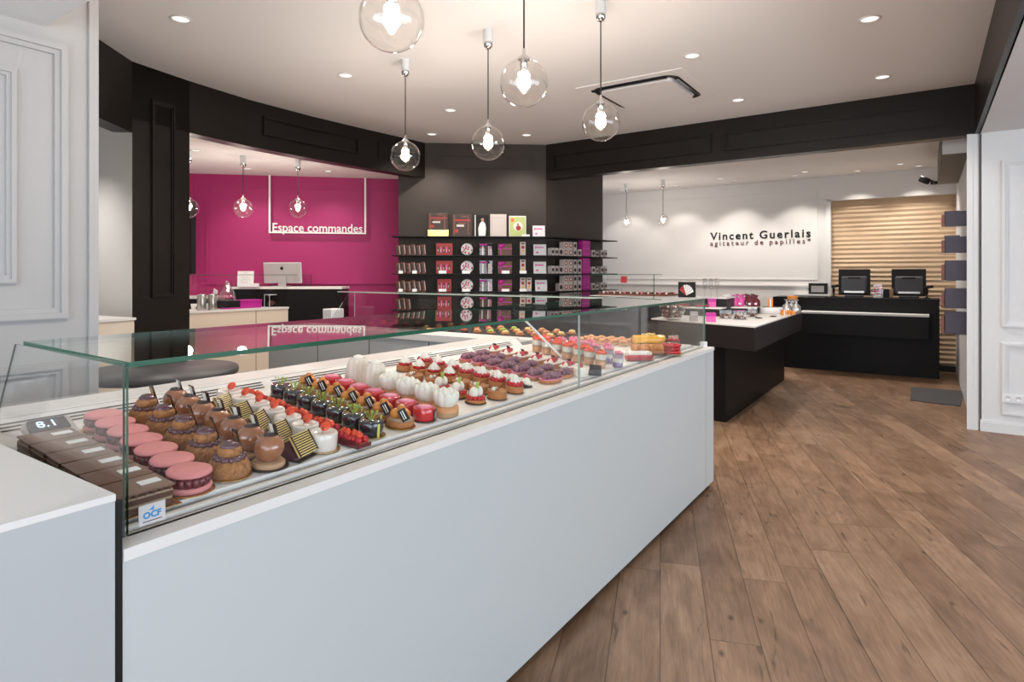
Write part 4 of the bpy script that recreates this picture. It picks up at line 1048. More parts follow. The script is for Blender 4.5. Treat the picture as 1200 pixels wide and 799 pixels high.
def sh_roundbag(p, w, h, t):
    m = MB('white','magenta2','raspberry'); r = min(w,h)/2
    m.tf(Matrix.Translation((0,0,h/2)) @ Matrix.Rotation(PI/2,4,'X')).lathe([(r*.92,-t*.4),(r,-t*.25),(r,t*.25),(r*.92,t*.4)],24)
    m.tf(None)
    for k in range(14):
        a_ = k*2.4; q = r*.8*math.sqrt((k+.5)/14); m.use(1 if k%3==0 else (2 if k%3==1 else 0)).sph((q*math.cos(a_), -t*.4, h/2+q*math.sin(a_)), r*.16, 7, 5, (1,.35,1))
    m.build('round_tin', p)
def sh_sticks(p, w, h, t):
    MB('acrylic').box(-w/2,w/2,-t/2,t/2,0,h).build('clear_box', p)
    m = MB('brownprint','cream','rose')
    for k in range(6): m.use([0,1,0,0,1,2][k]).box(-w*.45+k*w*.155,-w*.45+k*w*.155+w*.10,-t*.4,t*.4,.002,h*.78)
    m.build('chocolate_sticks', p)
    MB('magenta').box(-w*.5,w*.1,-t/2-.004,-t/2-.001,h*.80,h*.94).sph((-w*.12,-t/2-.004,h*.86),w*.10,8,6,(1.6,.5,.8)).build('ribbon', p)
def sh_ribbonbox(p, w, h, t):
    MB('brownprint').box(-w/2,w/2,-t/2,t/2,0,h*.95,.002).build('box_body', p)
    m = MB('magenta'); m.box(-w*.5-.001,w*.5+.001,-t/2-.002,-t/2,h*.52,h*.60).sph((-w*.30,-t/2-.006,h*.76),w*.16,9,7,(1.3,.5,1)).sph((-w*.12,-t/2-.006,h*.84),w*.12,9,7,(1.3,.5,.8)).box(-w*.34,-w*.26,-t/2-.003,-t/2,0,h*.6); m.build('ribbon', p)
def sh_narrow(p, w, h, t):
    MB('offwhite').box(-w/2,w/2,-t/2,t/2,0,h,.002).build('box_body', p)
    m = MB('red','yellow','darkprint'); m.tf(Matrix.Translation((0,-t/2-.001,h*.6)) @ Matrix.Rotation(PI/2,4,'X')).cyl(w*.30,0,.001,12); m.use(1).tf(Matrix.Translation((0,-t/2-.001,h*.32)) @ Matrix.Rotation(PI/2,4,'X')).cyl(w*.25,0,.001,12); m.tf(None).use(2).box(-w*.3,w*.3,-t/2-.001,-t/2,h*.84,h*.93); m.build('print', p)
def sh_greybox(p, w, h, t):
    MB('offwhite').box(-w/2,w/2,-t/2,t/2,0,h,.002).build('box_body', p)
    m = MB('darkprint','grey_card'); r = min(w,h)*.34
    m.tf(Matrix.Translation((0,-t/2-.001,h*.5)) @ Matrix.Rotation(PI/2,4,'X')).cyl(r,0,.001,14).tf(None).use(1).box(-w*.5-.0005,-w*.42,-t/2-.001,t/2,0,h); m.build('round_window', p)
def sh_redgrey(p, w, h, t):
    MB('offwhite').box(-w/2,w/2,-t/2,t/2,0,h,.002).build('box_body', p)
    m = MB('red','cream'); r = min(w,h)*.38
    m.tf(Matrix.Translation((0,-t/2-.001,h*.5)) @ Matrix.Rotation(PI/2,4,'X')).cyl(r,0,.001,14).use(1).tf(Matrix.Translation((0,-t/2-.0022,h*.5)) @ Matrix.Rotation(PI/2,4,'X')).cyl(r*.55,0,.001,12); m.tf(None); m.build('round_window', p)
def sh_magenta(p, w, h, t):
    MB('magenta').box(-w/2,w/2,-t/2,t/2,0,h,.002).build('box_body', p); MB('magenta2').box(-w*.5-.001,w*.5+.001,-t/2-.001,t/2+.001,h*.45,h*.52).build('lid_line', p)
SHAPES = {'gift_book':sh_giftbook,'portrait_book':sh_portrait,'pale_book':sh_whitebook,'green_book':sh_greenbook,'sign_card':sh_card,'price_card':sh_price,'chocolate_bar_pack':sh_bars,
 'red_chocolate_box':sh_redbox,'round_sweet_tin':sh_roundbag,'chocolate_stick_box':sh_sticks,'ribboned_brown_box':sh_ribbonbox,'narrow_picture_box':sh_narrow,'grey_gift_box':sh_greybox,'ringed_gift_box':sh_redgrey,'magenta_box':sh_magenta}
_old = SHAPES['gift_book']
def sh_gb2(p, w, h, t): p['gold'] = 1; _old(p, w, h, t); del p['gold']
SHAPES['banded_gift_book'] = sh_gb2
on_shelf('banded_gift_book',501.5,525.5,250,0,0,'dark gift book with a gold band round its foot on the top shelf','book','books on the top shelf')
on_shelf('gift_book',530,553,251,0,0,'dark gift book with red print and no gold band on the top shelf','book','books on the top shelf')
on_shelf('portrait_book',557.5,572,252,0,0,'black book with a person in a white jacket on its cover','book','books on the top shelf', thick=.03)
on_shelf('pale_book',574.5,593.5,251,0,0,'plain pale pinkish book on the top shelf','book','books on the top shelf', thick=.03)
on_shelf('green_book',596.5,616.5,253,0,0,'light green book with a red cake picture on its cover','book','books on the top shelf', thick=.03)
on_shelf('sign_card',624.5,639,264,0,0,'white card with pink lettering on the topmost dark shelf','card','white cards on the dark shelves')
on_shelf('price_card',612,621,275,0,0,'small white price card under the green book','price card','price cards on the shelf edges', o=.16)
nm = {1:'second highest',2:'middle',3:'second lowest',4:'lowest'}
six = ['first','second','third','fourth','fifth','sixth']
tops = {1:286,2:306.5,3:328,4:348.5}
for si in (1,2,3,4):
    tp = tops[si]; n_ = 6
    for k in range(n_ if si < 4 else 3):
        x0_ = 465+k*5.9
        on_shelf('chocolate_bar_pack', x0_, x0_+5.0, tp+ (0 if k%2 else 1), si, 0, f'upright chocolate bar pack on the {nm[si]} shelf, {six[k]} from the magenta wall', 'chocolate bar', f'bar packs on the {nm[si]} shelf', thick=.075)
    d = 1 if si >= 3 else 0
    on_shelf('red_chocolate_box', 511+d*1.5, 530.5-d*1.5, tp-1, si, 0, f'red box with dark window shapes on the {nm[si]} shelf', 'box', 'red chocolate boxes', thick=.06)
    on_shelf('round_sweet_tin', 539.5, 555, tp-1, si, 0, f'round white and pink sweet tin on the {nm[si]} shelf', 'tin', 'round sweet tins', thick=.06)
    on_shelf('chocolate_stick_box', 562, 577, tp-1, si, 0, f'clear box of chocolate sticks on the {nm[si]} shelf', 'box', 'clear stick boxes', thick=.06)
    on_shelf('ribboned_brown_box', 583.5, 600, tp-1, si, 0, f'brown box with magenta ribbon on the {nm[si]} shelf', 'box', 'brown ribboned boxes', thick=.06)
    on_shelf('narrow_picture_box', 609.5, 616, tp-2.5, si, 0, f'narrow pale box with fruit picture on the {nm[si]} shelf' + (' by the brown box' if si>=3 else ''), 'box', 'narrow picture boxes', thick=.05)
    if si >= 3: on_shelf('narrow_picture_box', 617, 623, tp-2.5, si, 0, f'narrow pale picture box beside the white card on the {nm[si]} shelf', 'box', 'narrow picture boxes', thick=.05)
    on_shelf('sign_card', 625.5+d*2, 640.5+d, tp, si, 0, f'white card with pink lettering on the {nm[si]} shelf', 'card', 'white cards on the dark shelves')
pc = [(467,472,0),(483,488.5,1),(514,523,2),(541.5,551,3),(588,597,4),(609,617,5)]
pn = ['at the magenta wall end','between the bar packs','under the red box','under the round tin','under the brown ribboned box','under the narrow picture box']
for si in (2,3):
    for a_, b2_, k in pc:
        on_shelf('price_card', a_, b2_, {2:317,3:338.5}[si], si, 0, f'small white price card on the {nm[si]} shelf edge {pn[k]}', 'price card', 'price cards on the shelf edges', o=.19, thick=.01)
# wing: stacks of grey, ringed and magenta boxes
def stack(px0, px1, si, n, kind, group, label, hpx, wing=1, thick=.08, o=.12):
    f_ = wp if wing else dp
    a = f_(px0, 300, o+.06); b = f_(px1, 300, o+.06); w = (b.xy-a.xy).length; c = (a+b)/2
    D = c.x*(-SN)+c.y*CS; h = hpx/F*D; rz = rzW if wing else rzD; nn = WN if wing else DN
    pos = {1:['alone'],2:['bottom of two','top of two'],3:['bottom of three','middle of three','top of three']}[n]
    for k in range(n):
        p = empty(kind, (c.x-nn.x*thick/2, c.y-nn.y*thick/2, SZ[si]+.0008+k*(h+.0006)), rz, f'{label} on the {nm[si]} shelf' + ('' if n == 1 else ', '+pos[k].replace(' of two','').replace(' of three','')), 'box', group)
        SHAPES[kind](p, w, h, thick)
for si in (1,2,3,4):
    n2 = 2 if si < 3 else 2
    if si < 3:
        stack(646,650,si,1,'grey_gift_box','small pale gift boxes on the shelf corner','small pale gift box, first at the shelf corner',9,1,.06)
        stack(650.5,654.5,si,1,'grey_gift_box','small pale gift boxes on the shelf corner','small pale gift box, second at the shelf corner',9,1,.06)
    stack(655,660,si,1,'grey_gift_box','small pale gift boxes on the shelf corner','small pale gift box, last before the stacks',9,1,.06)
    stack(661,665.5,si,2,'ringed_gift_box','pale gift boxes with red rings','pale gift box with red ring',8.2 if si<3 else 9)
    stack(666.5,671,si,2,'ringed_gift_box','pale gift boxes with red rings by the dark-windowed ones','red-ringed gift box in the second stack',8.2 if si<3 else 9)
    stack(672,676,si,2,'grey_gift_box','pale gift boxes with dark windows','dark-windowed gift box in the first stack',8.2 if si<3 else 9)
    stack(677,681.5,si,2 if si>1 else 1,'grey_gift_box','pale gift boxes with dark windows','dark-windowed gift box beside the magenta boxes',8.2 if si<3 else 9)
    stack(683,691.5,si,3 if si!=2 else 2,'magenta_box','magenta boxes stacked on the shelves','bright magenta box in a stack',6.3 if si!=2 else 9)
    stack(693.5,697.5,si,1,'grey_gift_box','little pale boxes past the magenta stacks','little pale box just past the magenta stack',8)
    stack(698.5,701.5,si,1,'grey_gift_box','little pale boxes past the magenta stacks','little pale box in the middle of the shelf end',6)
    stack(704,707.5,si,1,'grey_gift_box','pale boxes at the shelf end','pale box next to last at the shelf end',8.5)
    stack(708.5,711.5,si,1,'grey_gift_box','pale boxes at the shelf end','pale box last at the shelf end',8.5)

# ================================================================= MAGENTA ROOM COUNTERS
A = gz(219,365,.97); B = gz(366,358,.97); e = (B-A).normalized(); rz = math.atan2(e.y,e.x); Lc = (B-A).length
wcn = empty('cream_counter', (A.x,A.y,0), rz, 'cream counter in the magenta room behind its glass guard', 'counter')
m = MB('beige','slot').box(-.5,Lc,0,.02,.05,.945); xs_ = (atline(300,380,A.xy,e.xy)-Vector((A.x,A.y,0))).xy.length; m.use(1).box(xs_-.003,xs_+.003,-.002,0,.06,.94); m.use(0).box(-.5,Lc,.02,.42,.05,.945); m.build('body', wcn)
MB('solid_white').box(-.51,Lc+.005,-.01,.43,.945,.97).build('top', wcn)
MB('black').box(-.45,Lc-.03,.03,.40,0,.05).build('plinth', wcn)
gg = MB('glass','glass_edge'); hh = 1.385
gg.use(0)._add([(0,.008,.971),(Lc-.01,.008,.971),(Lc-.01,.008,hh),(0,.008,hh)],[(0,1,2,3)]); gg._add([(0,.016,.971),(Lc-.01,.016,.971),(Lc-.01,.016,hh),(0,.016,hh)],[(3,2,1,0)])
gg.use(1).box(0,Lc-.01,.008,.016,hh,hh+.006).box(Lc-.012,Lc-.006,.008,.016,.971,hh).box(.0,.006,.008,.016,.971,hh)
gg.build('glass_guard', wcn)
MB('glass','glass_edge').box(Lc-.014,Lc-.006,.02,.36,.971,hh).use(1).box(Lc-.014,Lc-.006,.02,.36,hh,hh+.005).build('glass_return', wcn)
def onc(x, y, dep):      # point of the cream counter top seen at column x, dep behind its front
    nrm = Vector((-e.y, e.x)); P_ = atline(x, y, A.xy+nrm*dep, e.xy); return Vector((P_.x,P_.y,.9708))
# black counter behind
A2 = atd(272,336,8.05); B2 = atd(400,336,8.05); A2.z = B2.z = 0; e2 = (B2-A2).normalized(); L2 = (B2-A2).length; zt2 = 1.4-8.05*15/F
bc = empty('black_counter', (A2.x,A2.y,0), math.atan2(e2.y,e2.x), 'tall black counter with white top before the magenta wall', 'counter')
MB('counter_black').box(0,L2,0,.36,0,zt2-.03).build('body', bc); MB('solid_white').box(-.01,L2+.01,-.01,.37,zt2-.03,zt2).build('top', bc)
A3 = atd(222,347,7.9); B3 = atd(272,347,8.0)
sc3 = empty('side_shelf_counter', (A3.x,A3.y,0), math.atan2(e2.y,e2.x), 'lower dark shelf counter with a white top left of the tall black counter', 'counter')
w3 = (B3-A3).xy.length; MB('counter_black').box(-.3,w3*.97,0,.3,0,1.08).build('body', sc3); MB('solid_white').box(-.3,w3*.97,-.01,.3,1.08,1.115).build('top', sc3)
# computer
P_ = atd(332,336,8.22); im = empty('desktop_computer', (P_.x,P_.y,zt2+.001), math.atan2(e2.y,e2.x)-.12, 'silver all-in-one computer seen from behind on the black counter', 'computer')
R_ = Matrix.Rotation(.10,4,'X')
MB('aluminium','white').tf(R_).box(-.27,.27,-.012,.012,.045,.325,.012).build('screen_back', im)
MB('aluminium').tf(Matrix.Translation((0,-.02,0))).box(-.055,.055,-.012,-.006,.01,.13).box(-.10,.10,-.10,.06,0,.010).build('stand', im)
ap = MB('black').tf(R_ @ Matrix.Translation((-.002,-.013,.245)) @ Matrix.Rotation(PI/2,4,'X'))
pts = []
for k in range(28):
    a_ = 2*PI*k/28; r_ = .024*(1+.10*math.cos(2*a_)-.12*math.sin(a_)**8*(1 if math.sin(a_)>0 else .5)); pts.append((r_*math.cos(a_)*.92, r_*math.sin(a_)))
pts = [(min(x,.0165+abs(y-.002)*.35) if abs(y-.002)<.011 else x, y) for x,y in pts]
ap.prism(pts, 0, .001).prism([(0,.025),(.004,.034),(.012,.040),(.012,.034),(.006,.027)],0,.001).build('fruit_emblem', im)
P_ = atd(287.5,335,8.0); cd = empty('framed_notice', (P_.x,P_.y,zt2+.001), math.atan2(e2.y,e2.x), 'white notice card with small grey print beside the computer', 'sign')
MB('white').tf(Matrix.Rotation(-.08,4,'X')).box(-.105,.105,-.004,.004,0,.205).box(.105,.17,-.004,.03,0,.045).build('card', cd)
MB('grey_card').tf(Matrix.Rotation(-.08,4,'X')).box(-.07,.07,-.0048,-.004,.155,.162).box(-.07,.05,-.0048,-.004,.12,.125).box(-.07,.06,-.0048,-.004,.09,.094).box(-.07,.03,-.0048,-.004,.06,.064).box(-.03,.03,-.0048,-.004,.185,.192).build('print', cd)
P_ = onc(266,360,.24); pk = MB('wrap','white').tf(Matrix.Translation((0,0,0))); 
n=20; vs=[];fs=[]
for i in range(7):
    t_=i/6
    for k in range(n):
        a_=2*PI*k/n; rr=(.125*(1-t_)**.8+.012)*(1+.08*math.cos(5*a_+i)); vs.append((rr*math.cos(a_),rr*.8*math.sin(a_),.24*t_))
for i in range(6):
    for k in range(n): fs.append((i*n+k,i*n+(k+1)%n,(i+1)*n+(k+1)%n,(i+1)*n+k))
pz = MB('cello'); pz._add(vs,fs,True)
bg = empty('cellophane_bag', (P_.x,P_.y,.971), 0, 'clear cellophane bag with a white tag on the cream counter', 'bag')
MB('black').box(-.16,.16,-.10,.10,0,.10,.004).build('tray', bg); pz.build('bag_body', bg, (0,0,.10)); 
heap(MB('magenta2'), 14, .07, .13, .02, .02).build('sweets', bg)
MB('white').tf(Matrix.Translation((-.06,-.115,.20)) @ Matrix.Rotation(.3,4,'Y')).box(-.045,.045,-.002,.002,-.04,.04).build('paper_tag', bg)
for i,(x,lb) in enumerate(((236.5,'silver canister nearest the black pillar on the cream counter'),(249,'silver canister beside the magenta box on the cream counter'))):
    P_ = onc(x,361,.10); c2 = empty('silver_canister', P_, 0, lb, 'canister', 'silver canisters')
    MB('steel').lathe([(.050,0),(.052,.004),(.052,.165),(.048,.17)],20).build('body', c2); MB('chrome').lathe([(.053,.17),(.054,.18),(.050,.19),(0,.192)],20).build('lid', c2)
P_ = onc(227,361,.30)
for i in range(3):
    q_ = empty('white_cup', (P_.x+.07*i*e.x, P_.y+.07*i*e.y, .971), 0, f'small white cup behind the canisters, {six[i]} of three', 'cup', 'white cups behind the canisters')
    MB('white').lathe([(.024,0),(.034,.07),(.032,.07),(.023,.004),(0,.004)],16).build('body', q_); MB('white').tube([(.03,0,.055),(.048,0,.045),(.045,0,.025),(.026,0,.018)],.004,6).build('handle', q_)
P_ = onc(290,357,.16); mgb = empty('magenta_gift_box', P_, rz, 'magenta gift box lying on the cream counter', 'box')
MB('magenta').box(-.14,.15,-.08,.09,0,.085,.006).build('box_body', mgb); MB('magenta').box(-.145,.155,-.085,.095,.085,.105,.004).build('lid', mgb)
mfl = MB('magenta').box(-.12,.10,-.05,.05,0,.015,.003).build('magenta_folder', None, onc(272,362,.10), (0,0,rz)); tag(mfl, 'flat magenta folder beside the magenta gift box', 'folder')
for x, lb in ((319,'clear acrylic box of chocolates nearest the magenta box'),(333.5,'clear acrylic box of chocolates nearest the guard end')):
    P_ = onc(x,356,.18); ab = empty('acrylic_chocolate_box', P_, rz, lb, 'box', 'clear boxes of chocolates on the cream counter')
    mb_ = MB('acrylic','white').box(-.075,.075,-.06,.06,0,.155).use(1)
    for sx in (-.077,.072):
        for sy in (-.062,.057): mb_.box(sx,sx+.005,sy,sy+.005,0,.155)
    mb_.build('clear_walls', ab); MB('white').box(-.077,.077,-.062,.062,.155,.162).build('lid', ab)
    heap(MB('choc'), 22, .055, .03, .019, .04).build('chocolates', ab)
pp_ = onc(350,355,.20); pot = empty('dark_plant_pot', pp_, 0, 'small dark pot of greenery at the guard end of the cream counter', 'plant')
MB('black').lathe([(.03,0),(.045,.06),(.04,.06),(0,.055)],16).build('pot', pot)
fo = MB(mat('dark_leaf', (.03,.06,.02), .5))
for k in range(14): fo.tf(Matrix.Translation((0,0,.06)) @ Matrix.Rotation(k*2.4,4,'Z') @ Matrix.Rotation(.3+.05*k,4,'Y')).sph((0,0,.035), .03, 6, 5, (.2,.45,1))
fo.tf(None).build('leaves', pot)

# ================================================================= CHOCOLATE COUNTER BEHIND THE ARM
Yc = 6.45; xa, xb = atx(0,0,1).x if False else aty(692,322,Yc).x, aty(776,322,Yc).x
ctn = empty('praline_counter', ((xa+xb)/2, Yc, 0), 0, 'dark counter with a glass-guarded praline display behind the pastry case', 'counter')
hw = (xb-xa)/2
MB('counter_brown').box(-hw,hw,0,.7,0,1.12).build('body', ctn); MB('solid_white').box(-hw-.01,hw+.01,-.01,.71,1.12,1.15).build('top', ctn)
g2 = MB('glass','glass_edge').box(-hw,hw-.01,.004,.012,1.151,1.39).use(1).box(-hw,hw-.01,.002,.014,1.39,1.396).box(hw-.10,hw-.094,.003,.013,1.151,1.39)
g2.build('glass_guard', ctn)
crd = MB('red').tf(Matrix.Rotation(-.1,4,'X')).box(-.036,.036,-.003,.003,0,.075).build('red_card', None, (*aty(731,0,Yc-.0).xy, 1.30)); 
crd.location = (aty(731,0,Yc-.004).x, Yc-.004, 1.30); tag(crd, 'small square red card fixed on the praline counter glass', 'card')
for i in range(4):
    x = xa+.14+i*(xb-xa-.2)/3.2; tr = empty('praline_tray', (x, Yc+.22, 1.151), 0, f'tray of brown pralines behind the guard, {six[i]} from the shelf wall', 'tray', 'praline trays')
    MB('brownprint').box(-.105,.105,-.10,.30,0,.02).build('tray', tr)
    pr_ = MB('choc','cream','rose')
    for k in range(40): pr_.use([0,0,1,0,2][k%5]).sph((-.095+.027*(k%8), -.07+.065*(k//8), .032), .013, 7, 5)
    pr_.build('pralines', tr)

# ================================================================= ISLAND COUNTER
I0 = gz(885,382.5,.95); I1 = gz(763,373,.95); I2 = gz(940,365,.95)
ei = (I2.xy-I0.xy).normalized(); ef = (I1.xy-I0.xy).normalized()
def ip(a_, b2_): q = I0.xy + ef*a_ + ei*b2_; return (q.x, q.y)     # a_ along the front edge (left), b2_ into depth
isl = empty('island_counter', (I0.x,I0.y,0), 0, 'dark island counter with an overhanging white top beyond the pastry case', 'counter')
Lw = (I1.xy-I0.xy).length; Ld = (I2.xy-I0.xy).length
def ib(name, mb): o = mb.build(name, isl); o.location = (-I0.x,-I0.y,0); return o
ib('top', MB('solid_white').prism([ip(0,0),ip(Lw,0),ip(Lw,Ld),ip(0,Ld)], .938, .95))
ib('apron', MB('counter_brown').prism([ip(.004,.004),ip(Lw-.004,.004),ip(Lw-.004,Ld),ip(.004,Ld)], .735, .937))
Bc = gz(850,495,0); Br = gz(919,445,0)
eb = (Br.xy-Bc.xy).normalized(); nb = Vector((-eb.y, eb.x)); Lb = 2.82
ib('base', MB('counter_black').prism([tuple(Bc.xy), tuple(Bc.xy+eb*Lb), tuple(Bc.xy+eb*Lb+nb*.75), tuple(Bc.xy+nb*.75+Vector((0,.12)))], 0, .734))
# display tiers at the far left of the island
TT0, TT1 = gz(845,361,1.04).xy, gz(783,359.2,1.04).xy
et = (TT1-TT0).normalized(); nt_ = Vector((et.y,-et.x)); TL = (TT1-TT0).length
if nt_.y < 0: nt_ = -nt_
def tp(a_, b2_): q = TT0 + et*a_ + nt_*b2_; return (q.x, q.y)
def riser(name, poly_, z, label):
    base = poly_[0]; o = empty(name, (base[0],base[1],.9508), 0, label, 'riser')
    pl2 = [(x-base[0], y-base[1]) for x,y in poly_]
    MB('counter_brown').prism(pl2, 0, z-.9508-.012).build('body', o)
    c0 = (sum(x for x,y in pl2)/4, sum(y for x,y in pl2)/4); pl3 = [(c0[0]+(x-c0[0])*1.01, c0[1]+(y-c0[1])*1.01) for x,y in pl2]
    MB('solid_white').prism(pl3, z-.9508-.012, z-.9508).build('white_top', o)
riser('display_riser', [tp(0,0),tp(TL,0),tp(TL,.22),tp(0,.22)], 1.04, 'low dark riser with a white top on the island, behind the pink cube')
riser('tall_display_riser', [tp(0,.24),tp(TL,.24),tp(TL,.62),tp(0,.62)], 1.141, 'taller dark riser with white top behind the low riser')
def isle(x, y, z=.9508): P_ = gz(x, y, z); return Vector((P_.x,P_.y,z))
zr1 = 1.0408
# wrapped chocolate bowl, grey cube
P_ = isle(788,374.5); bw = empty('chocolate_bowl', P_, 0, 'clear bowl heaped with wrapped chocolates on the island, seen through the case glass', 'bowl')
MB('acrylic').lathe([(.05,0),(.09,.02),(.125,.10),(.13,.135),(.126,.135),(.12,.10),(.085,.024),(0,.01)],28).build('bowl', bw)
hp = MB('gravel_choc','silver','brownprint')
for k in range(60): a_=k*2.4; q=.10*math.sqrt((k%20+.5)/20); hp.use(k%3).tf(Matrix.Translation((q*math.cos(a_), q*math.sin(a_), .03+.045*(k//20)+random.uniform(0,.015))) @ Matrix.Rotation(random.random()*3,4,'X') @ Matrix.Rotation(random.random()*3,4,'Z')).box(-.018,.018,-.010,.010,-.008,.008,.003)
hp.tf(None).build('wrapped_chocolates', bw)
P_ = isle(813,376); gc = MB('grey_card','silver').box(-.035,.035,-.035,.035,0,.09,.003).use(1).box(-.036,.036,-.036,.036,.062,.066).build('grey_gift_cube', None, P_, (0,0,.4)); tag(gc, 'silver grey gift box between the chocolate bowl and the pink cube', 'box')
def pcube(x, y, z, s, lb):
    P_ = gz(x,y,z); p = empty('pink_gift_box', (P_.x,P_.y,z), .35, lb, 'box', 'pink gift boxes on the island')
    MB('magenta2').box(-s/2,s/2,-s/2,s/2,0,s*.8,.002).build('box_body', p); MB('magenta').box(-s/2-.002,s/2+.002,-s/2-.002,s/2+.002,s*.62,s,.002).build('lid', p)
pcube(833,377,.9508,.085,'pink gift box at the front edge of the island')
pcube(834,359.3,zr1,.085,'pink gift box on the lower step of the riser')
for i,(x,y) in enumerate([(795,356.5),(812,355)]):
    q3 = tp(TL-.14-.2*i,.11); P_ = Vector((q3[0],q3[1],zr1)); b3 = MB('darkprint','red').box(-.07,.07,-.04,.04,0,.035,.003).use(1).box(-.06,.06,-.041,-.04,.010,.024).build('flat_chocolate_box', None, (P_.x,P_.y,zr1), (0,0,.3)); tag(b3, 'flat dark chocolate box with a red stripe, ' + ('above the chocolate bowl' if i==0 else 'beside the pink box on the riser'), 'box', 'flat chocolate boxes on the riser')
# clear tray boxes
for i,(x,y,w) in enumerate([(850,373,.12),(867,374,.13),(881,371,.09)]):
    P_ = isle(x,y); cbx = empty('clear_chocolate_box', P_, .35, 'clear box of mixed chocolates on the island, ' + ['beside the pink box','middle of three','nearest the island corner'][i], 'box', 'clear chocolate boxes on the island')
    MB('acrylic').box(-w/2,w/2,-.06,.06,0,.085).build('clear_walls', cbx)
    hh_ = MB('choc','tan','silver','brownprint')
    for k in range(30): hh_.use(k%4).sph((random.uniform(-w/2+.015,w/2-.015), random.uniform(-.045,.045), .015+.018*(k%3)), .012, 7, 5)
    hh_.build('chocolates', cbx)
P_ = isle(855,366); lc = empty('leaning_card', P_, .5, 'tall white price list card leaning on the island riser', 'card')
MB('white').tf(Matrix.Rotation(-.2,4,'X') @ Matrix.Rotation(-.14,4,'Y')).box(-.038,.038,-.003,.003,0,.215).build('card', lc)
mpr = MB('grey_card').tf(Matrix.Rotation(-.2,4,'X') @ Matrix.Rotation(-.14,4,'Y'))
for k in range(9): mpr.box(-.03,.03 if k%2 else .015,-.0036,-.003,.03+.019*k,.034+.019*k)
mpr.build('print', lc)
def puff(name, x, y, z, s, m_, lb, cat, group=None, n=12):
    P_ = gz(x,y,z); p = empty(name, (P_.x,P_.y,z), 0, lb, cat, group)
    b4 = MB(m_).lathe([(s*.45,0),(s*.62,s*.3),(s*.55,s*1.0),(s*.12,s*1.45),(s*.36,s*1.9)],14); b4.build('bag_body', p)
    MB('white').tf(Matrix.Translation((0,-s*.62,s*.45))).box(-s*.2,s*.2,-.001,.001,-s*.16,s*.16).build('paper_tag', p); return p
zt_ = .951
for i,(x,y) in enumerate([(860,358.8),(864,357.2),(868,358.8),(871,357)]):
    puff('pink_sweet_bag', x, y, 1.0305, .068, 'magenta2', 'pink tied sweet bag behind the leaning card, ' + six[i] + ' from the champagne glasses', 'bag', 'pink tied sweet bags')
for i in range(6):
    puff('burgundy_sweet_bag', 874.5+i*2.4, 356.6+(i%3)*1.2, 1.0305, .068, 'jam', 'dark burgundy tied bag, ' + (six+['seventh','eighth','ninth'])[i] + ' along the row towards the tills', 'bag', 'burgundy tied sweet bags')
r0, r1_, r2, r3 = [gz(x,y,1.030).xy for x,y in ((856,359.8),(887,360.2),(891,355.8),(858,355.6))]
riser('rear_riser', [tuple(r0),tuple(r1_),tuple(r2),tuple(r3)], 1.030, 'dark riser under the tied sweet bags on the island')
P_ = isle(903,367); dr = empty('round_display_drum', P_, 0, 'low round white display drum with a dark rim on the island', 'display stand')
MB('white').lathe([(.125,0),(.13,.004),(.13,.065),(.125,.07),(0,.07)],36).build('drum', dr); MB('dkdisc').lathe([(.09,.0705),(.095,.074),(.08,.0715),(0,.0712)],30).build('dark_plate', dr)
for i,(x,y,s) in enumerate([(903,359.9,.05),(918,369,.045),(925,368.3,.04),(930,368.6,.035)]):
    z_ = 1.023 if i==0 else .9508; P_ = gz(x,y,z_); q_ = empty('orange_gift_box', (P_.x,P_.y,z_), .2+i*.5, 'orange gift box on the island, ' + ['standing tall on the white drum','in front of the drum','between the silver bags','nearest the cash counter'][i], 'box', 'orange gift boxes')
    MB('orangebox').box(-s/2,s/2,-s/2,s/2,0,s*(1.9 if i==0 else 1.2),.002).build('box_body', q_); MB('white').box(-.006,.006,-s/2-.001,s/2+.001,0,s*(1.9 if i==0 else 1.2)+.001).build('ribbon', q_)
for i,(x,y) in enumerate([(922,367.3),(927.5,366.5),(933,367.5)]):
    puff('silver_sweet_bag', x, y, .9508, .085, 'silver', 'silver tied bag beside the orange boxes, ' + six[i] + ' of three', 'bag', 'silver tied bags')
for i,(x,y) in enumerate([(889,373),(906,371)]):
    P_ = isle(x,y); o = MB('black_gloss').lathe([(.018,0),(.036,.006),(.038,.010),(.030,.008),(0,.004)],20).build('black_dish', None, P_); tag(o, 'small black oval dish on the white island top, ' + ('nearer the island corner' if i==0 else 'farther from the island corner'), 'dish', 'black dishes on the island')
# fan-print box and champagne glasses on praline counter side
fb = empty('fan_print_box', (*gz(805,348.2,1.1418).xy, 1.1418), .1, 'black box printed with a white and red fan on the riser', 'box')
MB('black').box(-.09,.09,-.03,.03,0,.17,.003).build('box_body', fb)
fan = MB('white','red')
for k in range(7):
    a_ = .5+k*.33; fan.use(0 if k<5 else 1)._add([(.0,-.0312,.02),(.085*math.cos(a_-.14),-.0312,.02+.12*math.sin(a_-.14)),(.085*math.cos(a_+.14),-.0312,.02+.12*math.sin(a_+.14))],[(0,1,2)])
fan.build('fan_print', fb)
for i,(x) in enumerate((826,833,840)):
    P_ = gz(x,348.4,1.1418); cg = empty('champagne_glass', (P_.x,P_.y,1.1418), 0, 'clear champagne flute on the riser, ' + six[i] + ' from the fan-print box', 'glass', 'champagne flutes')
    MB('acrylic').lathe([(.03,0),(.03,.002),(.004,.006),(.0035,.08),(.02,.10),(.026,.15),(.022,.21),(.021,.21),(.024,.15),(.0,.10)],18).build('flute', cg)
